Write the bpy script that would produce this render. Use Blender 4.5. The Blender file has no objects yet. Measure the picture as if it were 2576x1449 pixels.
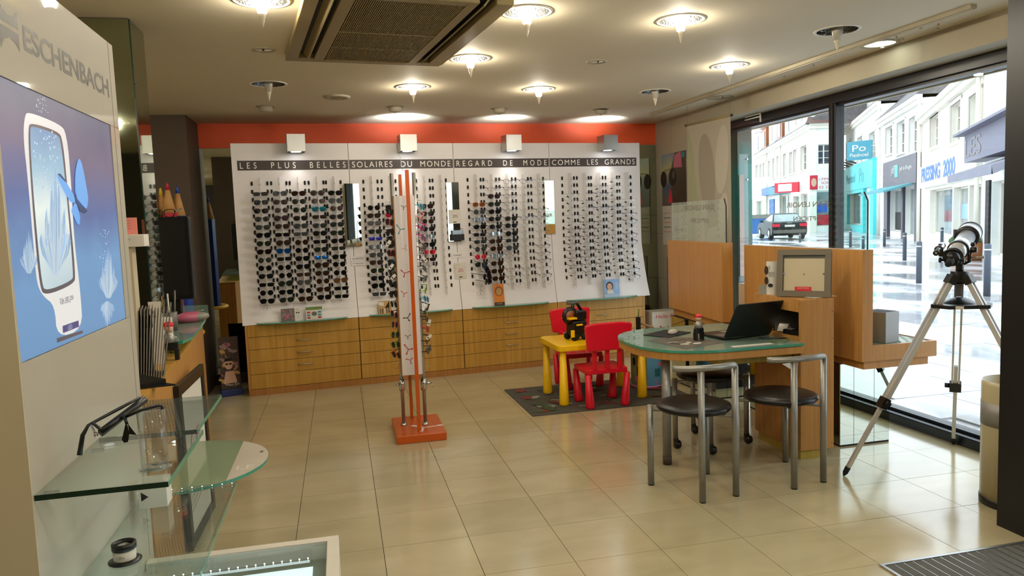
import bpy, bmesh, math, random
from mathutils import Vector, Matrix
random.seed(7)
S = bpy.context.scene
COL = S.collection

# ------------------------------------------------------------------ camera, world, exposure
cd = bpy.data.cameras.new('camera'); cam = bpy.data.objects.new('camera', cd); COL.objects.link(cam); S.camera = cam
F_PX, YAW, PITCH, ROLL, EYE = 1878.0, 0.2252, 0.0895, 0.0367, 1.48
cd.sensor_width = 36.0; cd.lens = F_PX / 2576 * 36.0; cd.clip_start = 0.05; cd.clip_end = 400
_f = Vector((math.sin(YAW) * math.cos(PITCH), math.cos(YAW) * math.cos(PITCH), -math.sin(PITCH)))
_r = Vector((math.cos(YAW), -math.sin(YAW), 0)); _d = _f.cross(_r)
_r2 = math.cos(ROLL) * _r + math.sin(ROLL) * _d; _d2 = -math.sin(ROLL) * _r + math.cos(ROLL) * _d
m = Matrix((_r2, -_d2, -_f)).transposed().to_4x4(); m.translation = Vector((0, 0, EYE)); cam.matrix_world = m

W = bpy.data.worlds.new('overcast'); S.world = W; W.use_nodes = True
W.node_tree.nodes['Background'].inputs[0].default_value = (0.80, 0.90, 1.0, 1)
W.node_tree.nodes['Background'].inputs[1].default_value = 3.8
LAMP = 300.0                 # radiance of a lit downlight cone
SPOT_UP, SPOT_DOWN = 32.0, 5.0
S.view_settings.view_transform = 'Standard'; S.view_settings.look = 'None'
S.view_settings.exposure = 0.0; S.view_settings.gamma = 1.0; S.view_settings.use_curve_mapping = False
S.cycles.max_bounces = 10; S.cycles.transparent_max_bounces = 24; S.cycles.glossy_bounces = 6
S.cycles.sample_clamp_indirect = 6.0; S.cycles.caustics_refractive = False; S.cycles.caustics_reflective = False

# ------------------------------------------------------------------ materials
def lin(h):
    if not isinstance(h, str): return tuple(h)[:3]
    h = h.lstrip('#'); o = []
    for i in (0, 2, 4):
        c = int(h[i:i + 2], 16) / 255; o.append(c / 12.92 if c <= .04045 else ((c + .055) / 1.055) ** 2.4)
    return tuple(o)
def _new(name):
    m = bpy.data.materials.new(name); m.use_nodes = True; n = m.node_tree.nodes; b = n['Principled BSDF']
    return m, n, m.node_tree.links, b
def pm(name, col, rough=.5, metal=0., spec=.5, emit=None, es=0., coat=0., var=0., vscale=8., bump=0., bscale=60., coat_r=.08):
    m, n, l, b = _new(name); c = lin(col)
    b.inputs['Base Color'].default_value = (*c, 1); b.inputs['Roughness'].default_value = rough
    b.inputs['Metallic'].default_value = metal; b.inputs['Specular IOR Level'].default_value = spec
    b.inputs['Coat Weight'].default_value = coat; b.inputs['Coat Roughness'].default_value = coat_r
    if emit is not None:
        b.inputs['Emission Color'].default_value = (*lin(emit), 1); b.inputs['Emission Strength'].default_value = es
    if var > 0:
        g = n.new('ShaderNodeNewGeometry'); t = n.new('ShaderNodeTexNoise'); t.inputs['Scale'].default_value = vscale; t.inputs['Detail'].default_value = 5
        l.new(g.outputs['Position'], t.inputs['Vector'])
        r = n.new('ShaderNodeValToRGB'); r.color_ramp.elements[0].position = .3; r.color_ramp.elements[1].position = .7
        r.color_ramp.elements[0].color = (*[x * (1 - var) for x in c], 1); r.color_ramp.elements[1].color = (*[min(1, x * (1 + var)) for x in c], 1)
        l.new(t.outputs['Fac'], r.inputs['Fac']); l.new(r.outputs['Color'], b.inputs['Base Color'])
    if bump > 0:
        t2 = n.new('ShaderNodeTexNoise'); t2.inputs['Scale'].default_value = bscale
        g2 = n.new('ShaderNodeNewGeometry'); l.new(g2.outputs['Position'], t2.inputs['Vector'])
        bp = n.new('ShaderNodeBump'); bp.inputs['Strength'].default_value = bump; bp.inputs['Distance'].default_value = .01
        l.new(t2.outputs['Fac'], bp.inputs['Height']); l.new(bp.outputs['Normal'], b.inputs['Normal'])
    return m
def wood(name, c1, c2, scale=(60, 60, 3), rough=.38):
    m, n, l, b = _new(name)
    g = n.new('ShaderNodeNewGeometry'); mp = n.new('ShaderNodeMapping'); mp.inputs['Scale'].default_value = scale
    t = n.new('ShaderNodeTexNoise'); t.inputs['Scale'].default_value = 1.0; t.inputs['Detail'].default_value = 6; t.inputs['Roughness'].default_value = .6
    t3 = n.new('ShaderNodeTexNoise'); t3.inputs['Scale'].default_value = 5.0; t3.inputs['Detail'].default_value = 2
    mp3 = n.new('ShaderNodeMapping'); mp3.inputs['Scale'].default_value = tuple(s * .12 for s in scale)
    l.new(g.outputs['Position'], mp.inputs['Vector']); l.new(mp.outputs['Vector'], t.inputs['Vector'])
    l.new(g.outputs['Position'], mp3.inputs['Vector']); l.new(mp3.outputs['Vector'], t3.inputs['Vector'])
    ad = n.new('ShaderNodeMath'); ad.operation = 'ADD'; l.new(t.outputs['Fac'], ad.inputs[0]); l.new(t3.outputs['Fac'], ad.inputs[1])
    ml = n.new('ShaderNodeMath'); ml.operation = 'MULTIPLY'; ml.inputs[1].default_value = .5; l.new(ad.outputs[0], ml.inputs[0])
    r = n.new('ShaderNodeValToRGB'); r.color_ramp.elements[0].position = .36; r.color_ramp.elements[1].position = .64
    r.color_ramp.elements[0].color = (*lin(c1), 1); r.color_ramp.elements[1].color = (*lin(c2), 1)
    l.new(ml.outputs[0], r.inputs['Fac']); l.new(r.outputs['Color'], b.inputs['Base Color'])
    b.inputs['Roughness'].default_value = rough; b.inputs['Specular IOR Level'].default_value = .4
    return m
def glass(name, tint, refl=1.0, rough=.0, haze=0.0, hazecol=(.9, 1, .95)):
    m = bpy.data.materials.new(name); m.use_nodes = True; n = m.node_tree.nodes; l = m.node_tree.links
    n.remove(n['Principled BSDF']); out = n['Material Output']
    tr = n.new('ShaderNodeBsdfTransparent'); tr.inputs[0].default_value = (*tint, 1)
    gl = n.new('ShaderNodeBsdfGlossy'); gl.inputs['Roughness'].default_value = rough
    fr = n.new('ShaderNodeLayerWeight'); fr.inputs[0].default_value = .5
    pw = n.new('ShaderNodeMath'); pw.operation = 'POWER'; pw.inputs[1].default_value = 5; l.new(fr.outputs['Facing'], pw.inputs[0])
    mu = n.new('ShaderNodeMath'); mu.operation = 'MULTIPLY_ADD'; mu.inputs[1].default_value = .9 * refl; mu.inputs[2].default_value = .035 * refl; mu.use_clamp = True
    l.new(pw.outputs[0], mu.inputs[0])
    mx = n.new('ShaderNodeMixShader'); l.new(mu.outputs[0], mx.inputs[0])
    src = tr.outputs[0]
    if haze > 0:
        df = n.new('ShaderNodeBsdfDiffuse'); df.inputs[0].default_value = (*hazecol, 1)
        m2 = n.new('ShaderNodeMixShader'); m2.inputs[0].default_value = haze
        l.new(tr.outputs[0], m2.inputs[1]); l.new(df.outputs[0], m2.inputs[2]); src = m2.outputs[0]
    l.new(src, mx.inputs[1]); l.new(gl.outputs[0], mx.inputs[2]); l.new(mx.outputs[0], out.inputs[0])
    return m
def gradz(name, stops, z0, z1, axis=2, emit=0., rough=.4):
    """flat print whose colour runs along one world axis (poster artwork)"""
    m, n, l, b = _new(name)
    g = n.new('ShaderNodeNewGeometry'); s = n.new('ShaderNodeSeparateXYZ'); l.new(g.outputs['Position'], s.inputs[0])
    mr = n.new('ShaderNodeMapRange'); mr.inputs[1].default_value = z0; mr.inputs[2].default_value = z1
    nz = n.new('ShaderNodeTexNoise'); nz.inputs['Scale'].default_value = 3.5; l.new(g.outputs['Position'], nz.inputs['Vector'])
    l.new(s.outputs[axis], mr.inputs[0])
    ad = n.new('ShaderNodeMath'); ad.operation = 'MULTIPLY_ADD'; ad.inputs[1].default_value = .35; l.new(nz.outputs['Fac'], ad.inputs[0])
    sb = n.new('ShaderNodeMath'); sb.operation = 'SUBTRACT'; sb.inputs[1].default_value = .175; l.new(mr.outputs[0], sb.inputs[0]); l.new(sb.outputs[0], ad.inputs[2])
    r = n.new('ShaderNodeValToRGB'); e = r.color_ramp.elements
    while len(e) < len(stops): e.new(.5)
    for i, (p, c) in enumerate(stops): e[i].position = p; e[i].color = (*lin(c), 1)
    l.new(ad.outputs[0], r.inputs['Fac']); l.new(r.outputs['Color'], b.inputs['Base Color']); b.inputs['Roughness'].default_value = rough
    if emit: l.new(r.outputs['Color'], b.inputs['Emission Color']); b.inputs['Emission Strength'].default_value = emit
    return m

M = {}
M['white'] = pm('white_paint', '#d9d2c4', .45, var=.02)
M['panel'] = pm('white_laminate', '#dcd7d6', .35, var=.015)
M['gloss_white'] = pm('gloss_white_panel', '#aca698', .6, spec=.2, coat=.3, coat_r=.025)
M['cream'] = pm('cream_paint', '#bdb194', .5)
M['ceiling'] = pm('ceiling_paint', '#d8cdb4', .75, var=.02, vscale=1.5)
M['bulk'] = pm('beam_paint', '#a9a08a', .7)
M['orange_wall'] = pm('orange_wall_paint', '#da5428', .6, var=.04, vscale=2)
M['black'] = pm('black_plastic', '#0c0c0c', .35)
M['rubber'] = pm('black_rubber', '#050505', .8)
M['frame_black'] = pm('black_powder_coat', '#0b0d10', .38)
M['dark'] = pm('dark_brown_paint', '#2e261e', .6, var=.05)
M['brown_col'] = pm('brown_column_paint', '#4a3c2e', .7, var=.04)
M['chrome'] = pm('chrome', '#c9c9c9', .12, metal=1)
M['alu'] = pm('brushed_aluminium', '#b9b9b6', .32, metal=.9)
M['silver'] = pm('silver_painted_tube', '#8f8d86', .36, metal=.55, var=.05, vscale=30)
M['bright_alu'] = pm('bright_aluminium', '#cfcfcd', .35, metal=.45)
M['satin'] = pm('satin_nickel', '#b0a793', .3, metal=.9)
M['mirror'] = pm('mirror', '#cfd6cc', .015, metal=1)
M['mirror_g'] = pm('greenish_mirror', '#aab29a', .03, metal=1)
M['grey_cube'] = pm('grey_metal_box', '#8a8884', .45, metal=.3)
M['orange'] = pm('orange_lacquer', '#be5008', .3, coat=.3)
M['red'] = pm('red_plastic', '#dc0a2a', .38, var=.03)
M['yellow'] = pm('yellow_plastic', '#f6c405', .38, var=.02)
M['vinyl'] = pm('black_vinyl', '#0a0807', .34, spec=.35, bump=.05, bscale=200)
M['wood'] = wood('light_oak_veneer', '#a6782c', '#b98e42')
M['wood_o'] = wood('beech_veneer', '#ab783f', '#bc8a4b')
M['wood_dark'] = wood('beech_plinth', '#96642f', '#a8733a')
M['wood_y'] = wood('pale_plinth', '#a8903a', '#b9a24c')
M['gap'] = pm('dark_joint', '#1d0f06', .8)
M['glass'] = glass('clear_glass', (.93, .97, .95))
M['glass_win'] = glass('window_glass', (.97, .985, .98), .8)
M['glass_g'] = glass('green_tinted_glass', (.68, .86, .78), 1.0, haze=.38, hazecol=(.46, .64, .55))
M['glass_s'] = glass('shelf_glass', (.90, .955, .93), 1.2, haze=.03)
M['acrylic'] = glass('clear_acrylic', (.95, .95, .95), 1.3, haze=.04)
M['frost'] = glass('frosted_glass', (.72, .82, .70), 1.0, rough=.05, haze=.6, hazecol=(.36, .46, .30))
M['etched'] = glass('etched_glass', (.84, .88, .84), .9, haze=.20, hazecol=(.75, .78, .72))
M['edge'] = pm('green_glass_edge', '#0f2c20', .2)
M['edge_l'] = pm('pale_green_glass_edge', '#3f9079', .2)
M['lamp'] = pm('lit_cone', '#ffffff', .5, emit=(1.0, .90, .72), es=LAMP)
M['lampoff'] = pm('unlit_cone', '#b7b0a0', .3)
M['reflector'] = pm('facetted_reflector', '#7d7d79', .22, metal=1, bump=.5, bscale=90)
M['tip'] = pm('clear_tip', '#cfc6ae', .1, coat=.5)
M['led'] = pm('led_dot', '#ffffff', .5, emit=(.75, .85, 1), es=9)
M['lightbox'] = pm('lit_panel', '#ffffff', .6, emit=(.76, .86, 1.0), es=1.1)
M['grille'] = pm('yellowed_plastic', '#8f7d52', .5)
M['grille_d'] = pm('dark_duct', '#16120c', .8)
M['paper'] = pm('white_paper', '#cfcabf', .7)
M['ink'] = pm('black_ink', '#141414', .7)
M['grey_ink'] = pm('grey_letter', '#7f7a70', .35)
M['hdr'] = pm('dark_grey_band', '#3d322d', .5)
M['hdr_t'] = pm('white_letter', '#f2ede4', .5)
M['sky_p'] = pm('pale_print', '#9fb3c9', .5)

# floor stone
def stone():
    m, n, l, b = _new('polished_beige_stone')
    g = n.new('ShaderNodeNewGeometry'); t = n.new('ShaderNodeTexNoise'); t.inputs['Scale'].default_value = 2.2; t.inputs['Detail'].default_value = 8; t.inputs['Distortion'].default_value = .6
    mp = n.new('ShaderNodeMapping'); mp.inputs['Scale'].default_value = (1, 2.2, 1); l.new(g.outputs['Position'], mp.inputs['Vector']); l.new(mp.outputs['Vector'], t.inputs['Vector'])
    oi = n.new('ShaderNodeObjectInfo')
    r = n.new('ShaderNodeValToRGB'); e = r.color_ramp.elements; e[0].position = .3; e[1].position = .72
    e[0].color = (*lin('#aca07c'), 1); e[1].color = (*lin('#bbae8b'), 1)
    l.new(t.outputs['Fac'], r.inputs['Fac'])
    hs = n.new('ShaderNodeHueSaturation'); mr = n.new('ShaderNodeMapRange'); mr.inputs[3].default_value = .95; mr.inputs[4].default_value = 1.05
    l.new(oi.outputs['Random'], mr.inputs[0]); l.new(mr.outputs[0], hs.inputs['Value']); l.new(r.outputs['Color'], hs.inputs['Color'])
    l.new(hs.outputs['Color'], b.inputs['Base Color'])
    b.inputs['Roughness'].default_value = .15; b.inputs['Specular IOR Level'].default_value = .85
    return m
M['stone'] = stone()
def wet():
    m, n, l, b = _new('wet_stone')
    g = n.new('ShaderNodeNewGeometry'); t = n.new('ShaderNodeTexNoise'); t.inputs['Scale'].default_value = .7; t.inputs['Detail'].default_value = 6
    mp = n.new('ShaderNodeMapping'); mp.inputs['Scale'].default_value = (1, .45, 1); l.new(g.outputs['Position'], mp.inputs['Vector']); l.new(mp.outputs['Vector'], t.inputs['Vector'])
    r = n.new('ShaderNodeValToRGB'); e = r.color_ramp.elements; e[0].position = .4; e[1].position = .62
    e[0].color = (.30, .30, .32, 1); e[1].color = (.66, .67, .69, 1)
    l.new(t.outputs['Fac'], r.inputs['Fac']); l.new(r.outputs['Color'], b.inputs['Base Color'])
    r2 = n.new('ShaderNodeValToRGB'); r2.color_ramp.elements[0].position = .42; r2.color_ramp.elements[1].position = .6
    r2.color_ramp.elements[0].color = (.06,) * 3 + (1,); r2.color_ramp.elements[1].color = (.5,) * 3 + (1,)
    l.new(t.outputs['Fac'], r2.inputs['Fac']); l.new(r2.outputs['Color'], b.inputs['Roughness'])
    return m
M['wet'] = wet()
M['facade'] = pm('pale_render', '#e8e8e2', .85, var=.05, vscale=.8)
M['facade2'] = pm('cream_render', '#e0dbcd', .85, var=.06, vscale=.8)
M['slate'] = pm('slate_roof', '#5b5654', .7, var=.25, vscale=4)
M['tileroof'] = pm('brown_tile_roof', '#5e463d', .7, var=.25, vscale=5)
M['glass_dark'] = pm('dark_window', '#39424d', .08, coat=.4, var=.3, vscale=1.5)
M['glass_shop'] = pm('shop_window', '#7d8a8c', .06, coat=.5, var=.45, vscale=1.2)
M['teal'] = pm('teal_paint', '#3ec3c4', .5)
M['teal_d'] = pm('dark_teal_canvas', '#4f9097', .7)
M['shopgrey'] = pm('charcoal_shopfront', '#4a434b', .5)
M['bluesign'] = pm('blue_letter', '#1d5fc4', .5)
M['redsign'] = pm('red_sign', '#c01831', .5)
M['awngrey'] = pm('grey_canvas', '#777682', .8)
M['blue_door'] = pm('blue_paint', '#1f61a8', .5)
M['post'] = pm('grey_post', '#3d4a57', .5)

# ------------------------------------------------------------------ mesh helper
class MB:
    def __init__(s): s.v = []; s.f = []; s.mi = []; s.sm = []
    def add(s, vs, fs, mi=0, sm=False, X=None):
        o = len(s.v)
        for p in vs:
            p = Vector(p); s.v.append(tuple(X @ p) if X is not None else tuple(p))
        for i, f in enumerate(fs):
            s.f.append(tuple(o + k for k in f)); s.mi.append(mi); s.sm.append(sm[i] if isinstance(sm, list) else sm)
        return s
    def box(s, x0, x1, y0, y1, z0, z1, mi=0, X=None):
        return s.add([(x0, y0, z0), (x1, y0, z0), (x1, y1, z0), (x0, y1, z0), (x0, y0, z1), (x1, y0, z1), (x1, y1, z1), (x0, y1, z1)],
                     [(0, 3, 2, 1), (4, 5, 6, 7), (0, 1, 5, 4), (1, 2, 6, 5), (2, 3, 7, 6), (3, 0, 4, 7)], mi, False, X)
    def prism(s, poly, z0, z1, mi=0, X=None, sm=False, mtop=None):
        n = len(poly)
        vs = [(x, y, z0) for x, y in poly] + [(x, y, z1) for x, y in poly]
        s.add(vs, [tuple(range(n - 1, -1, -1)), tuple(range(n, 2 * n))], mi if mtop is None else mtop, False, X)
        return s.add(vs, [(i, (i + 1) % n, n + (i + 1) % n, n + i) for i in range(n)], mi, sm, X)
    def tube(s, pts, r, n=10, mi=0, caps=True, X=None):
        pts = [Vector(p) for p in pts]; rs = r if isinstance(r, (list, tuple)) else [r] * len(pts)
        vs = []; prev = None
        for i, p in enumerate(pts):
            t = (pts[min(i + 1, len(pts) - 1)] - pts[max(i - 1, 0)]).normalized()
            if prev is None:
                a = Vector((0, 0, 1)) if abs(t.z) < .9 else Vector((1, 0, 0)); u = t.cross(a).normalized()
            else:
                u = (prev - t * prev.dot(t)).normalized()
            prev = u; w = t.cross(u)
            for k in range(n):
                a = 2 * math.pi * k / n; vs.append(p + (u * math.cos(a) + w * math.sin(a)) * rs[i])
        fs = []
        for i in range(len(pts) - 1):
            for k in range(n):
                fs.append((i * n + k, i * n + (k + 1) % n, (i + 1) * n + (k + 1) % n, (i + 1) * n + k))
        s.add(vs, fs, mi, True, X)
        if caps:
            m_ = (len(pts) - 1) * n
            s.add(vs[:n], [tuple(range(n - 1, -1, -1))], mi, False, X); s.add(vs[m_:], [tuple(range(n))], mi, False, X)
        return s
    def cyl(s, p0, p1, r0, r1=None, n=14, mi=0, X=None, caps=True):
        return s.tube([p0, p1], [r0, r0 if r1 is None else r1], n, mi, caps, X)
    def lathe(s, prof, n=20, mi=0, X=None, c=(0, 0), sm=True):
        vs = []; fs = []
        for r, z in prof:
            for k in range(n):
                a = 2 * math.pi * k / n; vs.append((c[0] + r * math.cos(a), c[1] + r * math.sin(a), z))
        for i in range(len(prof) - 1):
            for k in range(n):
                fs.append((i * n + k, i * n + (k + 1) % n, (i + 1) * n + (k + 1) % n, (i + 1) * n + k))
        return s.add(vs, fs, mi, sm, X)
    def disc(s, c, r, n=16, mi=0, X=None, ry=None):
        ry = ry or r
        return s.add([(c[0] + r * math.cos(2 * math.pi * k / n), c[1] + ry * math.sin(2 * math.pi * k / n), c[2]) for k in range(n)], [tuple(range(n))], mi, False, X)
    def sphere(s, c, r, n=12, m_=8, mi=0, X=None, sc=(1, 1, 1)):
        vs = []; fs = []
        for i in range(m_ + 1):
            t = math.pi * i / m_
            for k in range(n):
                a = 2 * math.pi * k / n
                vs.append((c[0] + r * sc[0] * math.sin(t) * math.cos(a), c[1] + r * sc[1] * math.sin(t) * math.sin(a), c[2] + r * sc[2] * math.cos(t)))
        for i in range(m_):
            for k in range(n): fs.append((i * n + k, i * n + (k + 1) % n, (i + 1) * n + (k + 1) % n, (i + 1) * n + k))
        return s.add(vs, fs, mi, True, X)
    def mesh(s, name, mats, recalc=True):
        me = bpy.data.meshes.new(name); me.from_pydata(s.v, [], s.f)
        for x in (mats if isinstance(mats, (list, tuple)) else [mats]): me.materials.append(M[x] if isinstance(x, str) else x)
        me.polygons.foreach_set('material_index', s.mi); me.polygons.foreach_set('use_smooth', s.sm)
        b = bmesh.new(); b.from_mesh(me); bmesh.ops.remove_doubles(b, verts=b.verts, dist=1e-6)
        if recalc: bmesh.ops.recalc_face_normals(b, faces=b.faces)
        b.to_mesh(me); b.free(); return me
    def build(s, name, mats, parent=None, loc=None, rot=None, bevel=0., recalc=True, **props):
        return link(name, s.mesh(name, mats, recalc), parent, loc, rot, bevel, **props)
def link(name, me, parent=None, loc=None, rot=None, bevel=0., **props):
    o = bpy.data.objects.new(name, me); COL.objects.link(o)
    if parent is not None: o.parent = parent
    if loc is not None: o.location = loc
    if rot is not None: o.rotation_euler = rot if isinstance(rot, (tuple, list)) else (0, 0, rot)
    if bevel:
        b = o.modifiers.new('bevel', 'BEVEL'); b.width = bevel; b.segments = 2; b.limit_method = 'ANGLE'; b.angle_limit = .7
    for k, v in props.items(): o[k] = v
    return o
def thing(name, label, cat, loc=(0, 0, 0), rot=0, group=None):
    o = bpy.data.objects.new(name, None); COL.objects.link(o); o.location = loc
    o.rotation_euler = rot if isinstance(rot, (tuple, list)) else (0, 0, rot); o.empty_display_size = .05
    o['label'] = label; o['category'] = cat
    if group: o['group'] = group
    return o
def tag(o, label, cat, group=None):
    o['label'] = label; o['category'] = cat
    if group: o['group'] = group
    return o
def struct(name, mb, mats, parent=None, **k):
    o = mb.build(name, mats, parent, **k)
    if parent is None: o['kind'] = 'structure'
    return o
def copy_tree(o, parent=None):
    c = o.copy(); COL.objects.link(c)
    if parent is not None: c.parent = parent
    for ch in [x for x in o.children]: copy_tree(ch, c)
    return c
def plane(o, u, v):
    """matrix: local x along u, local y along v, local z = u x v, origin o"""
    u = Vector(u).normalized(); v = Vector(v); v = (v - u * v.dot(u)).normalized(); w = u.cross(v)
    X = Matrix((u, v, w)).transposed().to_4x4(); X.translation = Vector(o); return X
_tc = {}
def text(mb, s, x, y, w, h, z=0.0, mi=0, X=None, mirror=False, shear=0., bold=0., space=1.):
    """flat lettering fitted to a w by h box whose lower left corner is x, y"""
    key = (s, bold, space)
    if key not in _tc:
        c = bpy.data.curves.new('t', 'FONT'); c.body = s; c.resolution_u = 5; c.offset = bold; c.space_character = space
        o = bpy.data.objects.new('t', c); COL.objects.link(o); bpy.context.view_layer.update()
        me = o.to_mesh(); vs = [tuple(v.co) for v in me.vertices]; fs = [tuple(p.vertices) for p in me.polygons]
        o.to_mesh_clear(); bpy.data.objects.remove(o); bpy.data.curves.remove(c); _tc[key] = (vs, fs)
    vs, fs = _tc[key]
    x0 = min(v[0] for v in vs); x1 = max(v[0] for v in vs); y0 = min(v[1] for v in vs); y1 = max(v[1] for v in vs)
    sx = w / max(1e-6, x1 - x0); sy = h / max(1e-6, y1 - y0)
    out = []
    for v in vs:
        px = (v[0] - x0) * sx; py = (v[1] - y0) * sy
        if mirror: px = w - px
        out.append((x + px + shear * py, y + py, z))
    mb.add(out, fs, mi, False, X)
def rrect(x0, x1, y0, y1, r, n=4):
    o = []
    for cx, cy, a0 in ((x1 - r, y1 - r, 0), (x0 + r, y1 - r, 90), (x0 + r, y0 + r, 180), (x1 - r, y0 + r, 270)):
        for i in range(n + 1):
            a = math.radians(a0 + 90 * i / n); o.append((cx + r * math.cos(a), cy + r * math.sin(a)))
    return o
def flat(mb, poly, z=0., mi=0, X=None):
    mb.add([(x, y, z) for x, y in poly], [tuple(range(len(poly)))], mi, False, X)
def oval(cx, cy, rx, ry, n=20, rot=0):
    c, s = math.cos(rot), math.sin(rot)
    return [(cx + rx * math.cos(2 * math.pi * k / n) * c - ry * math.sin(2 * math.pi * k / n) * s, cy + rx * math.cos(2 * math.pi * k / n) * s + ry * math.sin(2 * math.pi * k / n) * c) for k in range(n)]
PI = math.pi
ORD = ['first', 'second', 'third', 'fourth', 'fifth', 'sixth', 'seventh', 'eighth', 'ninth', 'tenth', 'eleventh', 'twelfth', 'thirteenth', 'fourteenth', 'fifteenth', 'sixteenth', 'seventeenth', 'eighteenth', 'nineteenth', 'twentieth']

# ================================================================== THE ROOM
CZ = 2.5
# ---- floor: slab, fill and single stone tiles
T0X, T0Y, TS = -0.679, 3.386, 0.40
NX0, NX1, NY0, NY1 = -3, 11, -4, 11
fx0, fx1, fy0, fy1 = T0X + NX0 * TS, T0X + NX1 * TS, T0Y + NY0 * TS, T0Y + NY1 * TS
mb = MB(); mb.box(-3.6, 3.84, -2.4, 8.3, -.16, -.02, 1)
mb.box(-3.6, fx0 - .001, -2.4, 8.3, -.02, 0); mb.box(fx0, 3.84, -2.4, fy0 - .001, -.02, 0); mb.box(fx0, 3.84, fy1 + .001, 8.3, -.02, 0)
floor = struct('floor', mb, ['stone', 'gap'])
mb = MB(); g = .0013; mb.box(g, TS - g, g, TS - g, -.02, 0); tile_me = mb.mesh('tile', 'stone')
for i in range(NX0, NX1):
    for j in range(NY0, NY1):
        x, y = T0X + i * TS, T0Y + j * TS
        link('tile', tile_me, floor, (x, y, random.uniform(-.0006, 0)))

# ---- ceiling with round cut-outs
LIT = [(-0.275, 3.581), (0.962, 3.653), (1.814, 3.722), (0.863, 4.699), (2.712, 4.819), (0.598, 5.669), (1.589, 5.748)]
UNLIT = [(2.848, 3.848), (-0.42, 5.586), (2.608, 5.837)]
BEHIND = [(1.0, 2.35), (1.9, 2.4), (-.1, .9), (1.1, 1.0), (2.0, 1.05), (0.0, -.6), (1.7, -.5), (-1.9, 2.2), (-1.9, .4)]
mb = MB(); mb.box(-3.6, 3.55, -2.4, 8.4, CZ, CZ + .16)
ceil = struct('ceiling', mb, 'ceiling')
cut = MB()
for x, y in LIT + UNLIT + BEHIND + [(-2.3, 5.4), (-2.3, 3.2)]: cut.lathe([(.001, CZ - .05), (.112, CZ - .05), (.112, CZ + .12), (.001, CZ + .12)], 28, c=(x, y), sm=False)
co = cut.build('cut', 'white'); bo = ceil.modifiers.new('b', 'BOOLEAN'); bo.object = co; bo.operation = 'DIFFERENCE'; bo.solver = 'EXACT'
bpy.context.view_layer.update()
nm = bpy.data.meshes.new_from_object(ceil.evaluated_get(bpy.context.evaluated_depsgraph_get()))
ceil.modifiers.clear(); ceil.data = nm; bpy.data.objects.remove(co)

# ---- walls
BW0 = Vector((-1.291, 7.611, 0)); BWA = math.atan2(7.85 - 7.611, 3.5 + 1.291); BWL = 4.797
mb = MB(); mb.box(-2.3, BWL + .3, .012, .2, -.1, 2.27, 0); struct('wall_back', mb, 'cream', loc=BW0, rot=BWA)
mb = MB(); mb.box(-2.3, BWL + .3, 0, .2, 2.27, CZ + .02, 0); struct('wall_back_upper', mb, 'orange_wall', loc=BW0, rot=BWA)
mb = MB(); mb.box(-.3, BWL, -.012, .012, 0, .1); struct('baseboard_back', mb, 'dark', loc=BW0, rot=BWA)
wb = thing('mirror_wall', 'mirror panels on the back wall under the orange band', 'mirror', BW0, BWA)
for x0, x1 in ((.0, .62), (4.22, 4.50), (4.503, 4.795)):
    for z0, z1 in ((.1, .78), (.784, 1.48), (1.484, 2.265)) if x0 > 1 else ((.1, 2.265),):
        b = MB(); b.box(x0, x1, -.006, .012, z0, z1); b.build('mirror_panel', 'mirror' if x0 < 1 else 'mirror_g', wb)
mb = MB(); mb.box(-3.6, -3.4, -2.4, 8.4, -.1, CZ); struct('wall_left', mb, 'cream')
mb = MB(); mb.box(-3.6, 3.9, -2.6, -2.4, -.1, CZ); struct('wall_front', mb, 'dark')
wr = MB(); wr.box(3.512, 3.84, 7.0, 8.3, -.1, CZ + .16); wr = struct('wall_right', wr, 'cream')
for j, (y0, y1) in enumerate(((7.003, 7.43), (7.433, 7.85))):
    for z0, z1 in ((.1, .78), (.783, 1.28), (1.283, 1.72), (1.723, 2.497)):
        b = MB(); b.box(3.5, 3.515, y0, y1, z0, z1); b.build('wall_tile', 'bulk', wr)
for z0, z1 in ((0, .78), (.783, 1.48), (1.483, 2.34)):
    b = MB(); b.box(3.512, 3.76, 6.99, 7.001, z0, z1); b.build('wall_tile', 'bulk', wr)
mb = MB(); mb.box(3.497, 3.513, 7.0, 7.85, 0, .1); struct('baseboard_right', mb, 'dark')
mb = MB(); mb.box(3.5, 3.84, 2.6, 7.0, 2.345, CZ + .16); struct('trim_1', mb, 'bulk')                # beam over the window
mb = MB(); mb.box(3.0, 3.9, 2.55, 2.68, -.1, CZ + .16); struct('wall_return', mb, 'cream')
# black door post and door beyond, nearest the camera on the right
mb = MB(); mb.box(2.885, 3.0, 2.46, 2.755, -.01, CZ); mb.box(2.9, 2.985, 2.755, 2.762, .0, CZ); struct('trim_2', mb, 'frame_black')
d = MB(); d.box(2.9, 2.95, 1.5, 2.46, 0, .12); d.box(2.9, 2.95, 1.5, 2.46, 2.2, 2.5); d.box(2.9, 2.95, 1.4, 1.5, 0, 2.5)
d = struct('door_1', d, 'frame_black')
b = MB(); b.box(2.915, 2.93, 1.5, 2.46, .12, 2.2); b.build('pane', 'glass_win', d)
mb = MB(); mb.box(2.9, 3.0, -2.4, 1.4, -.1, CZ + .1); struct('wall_right_front', mb, 'cream')
mb = MB(); mb.box(2.7, 2.885, 2.0, 2.5, 2.38, CZ); struct('trim_3', mb, 'bulk')

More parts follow.
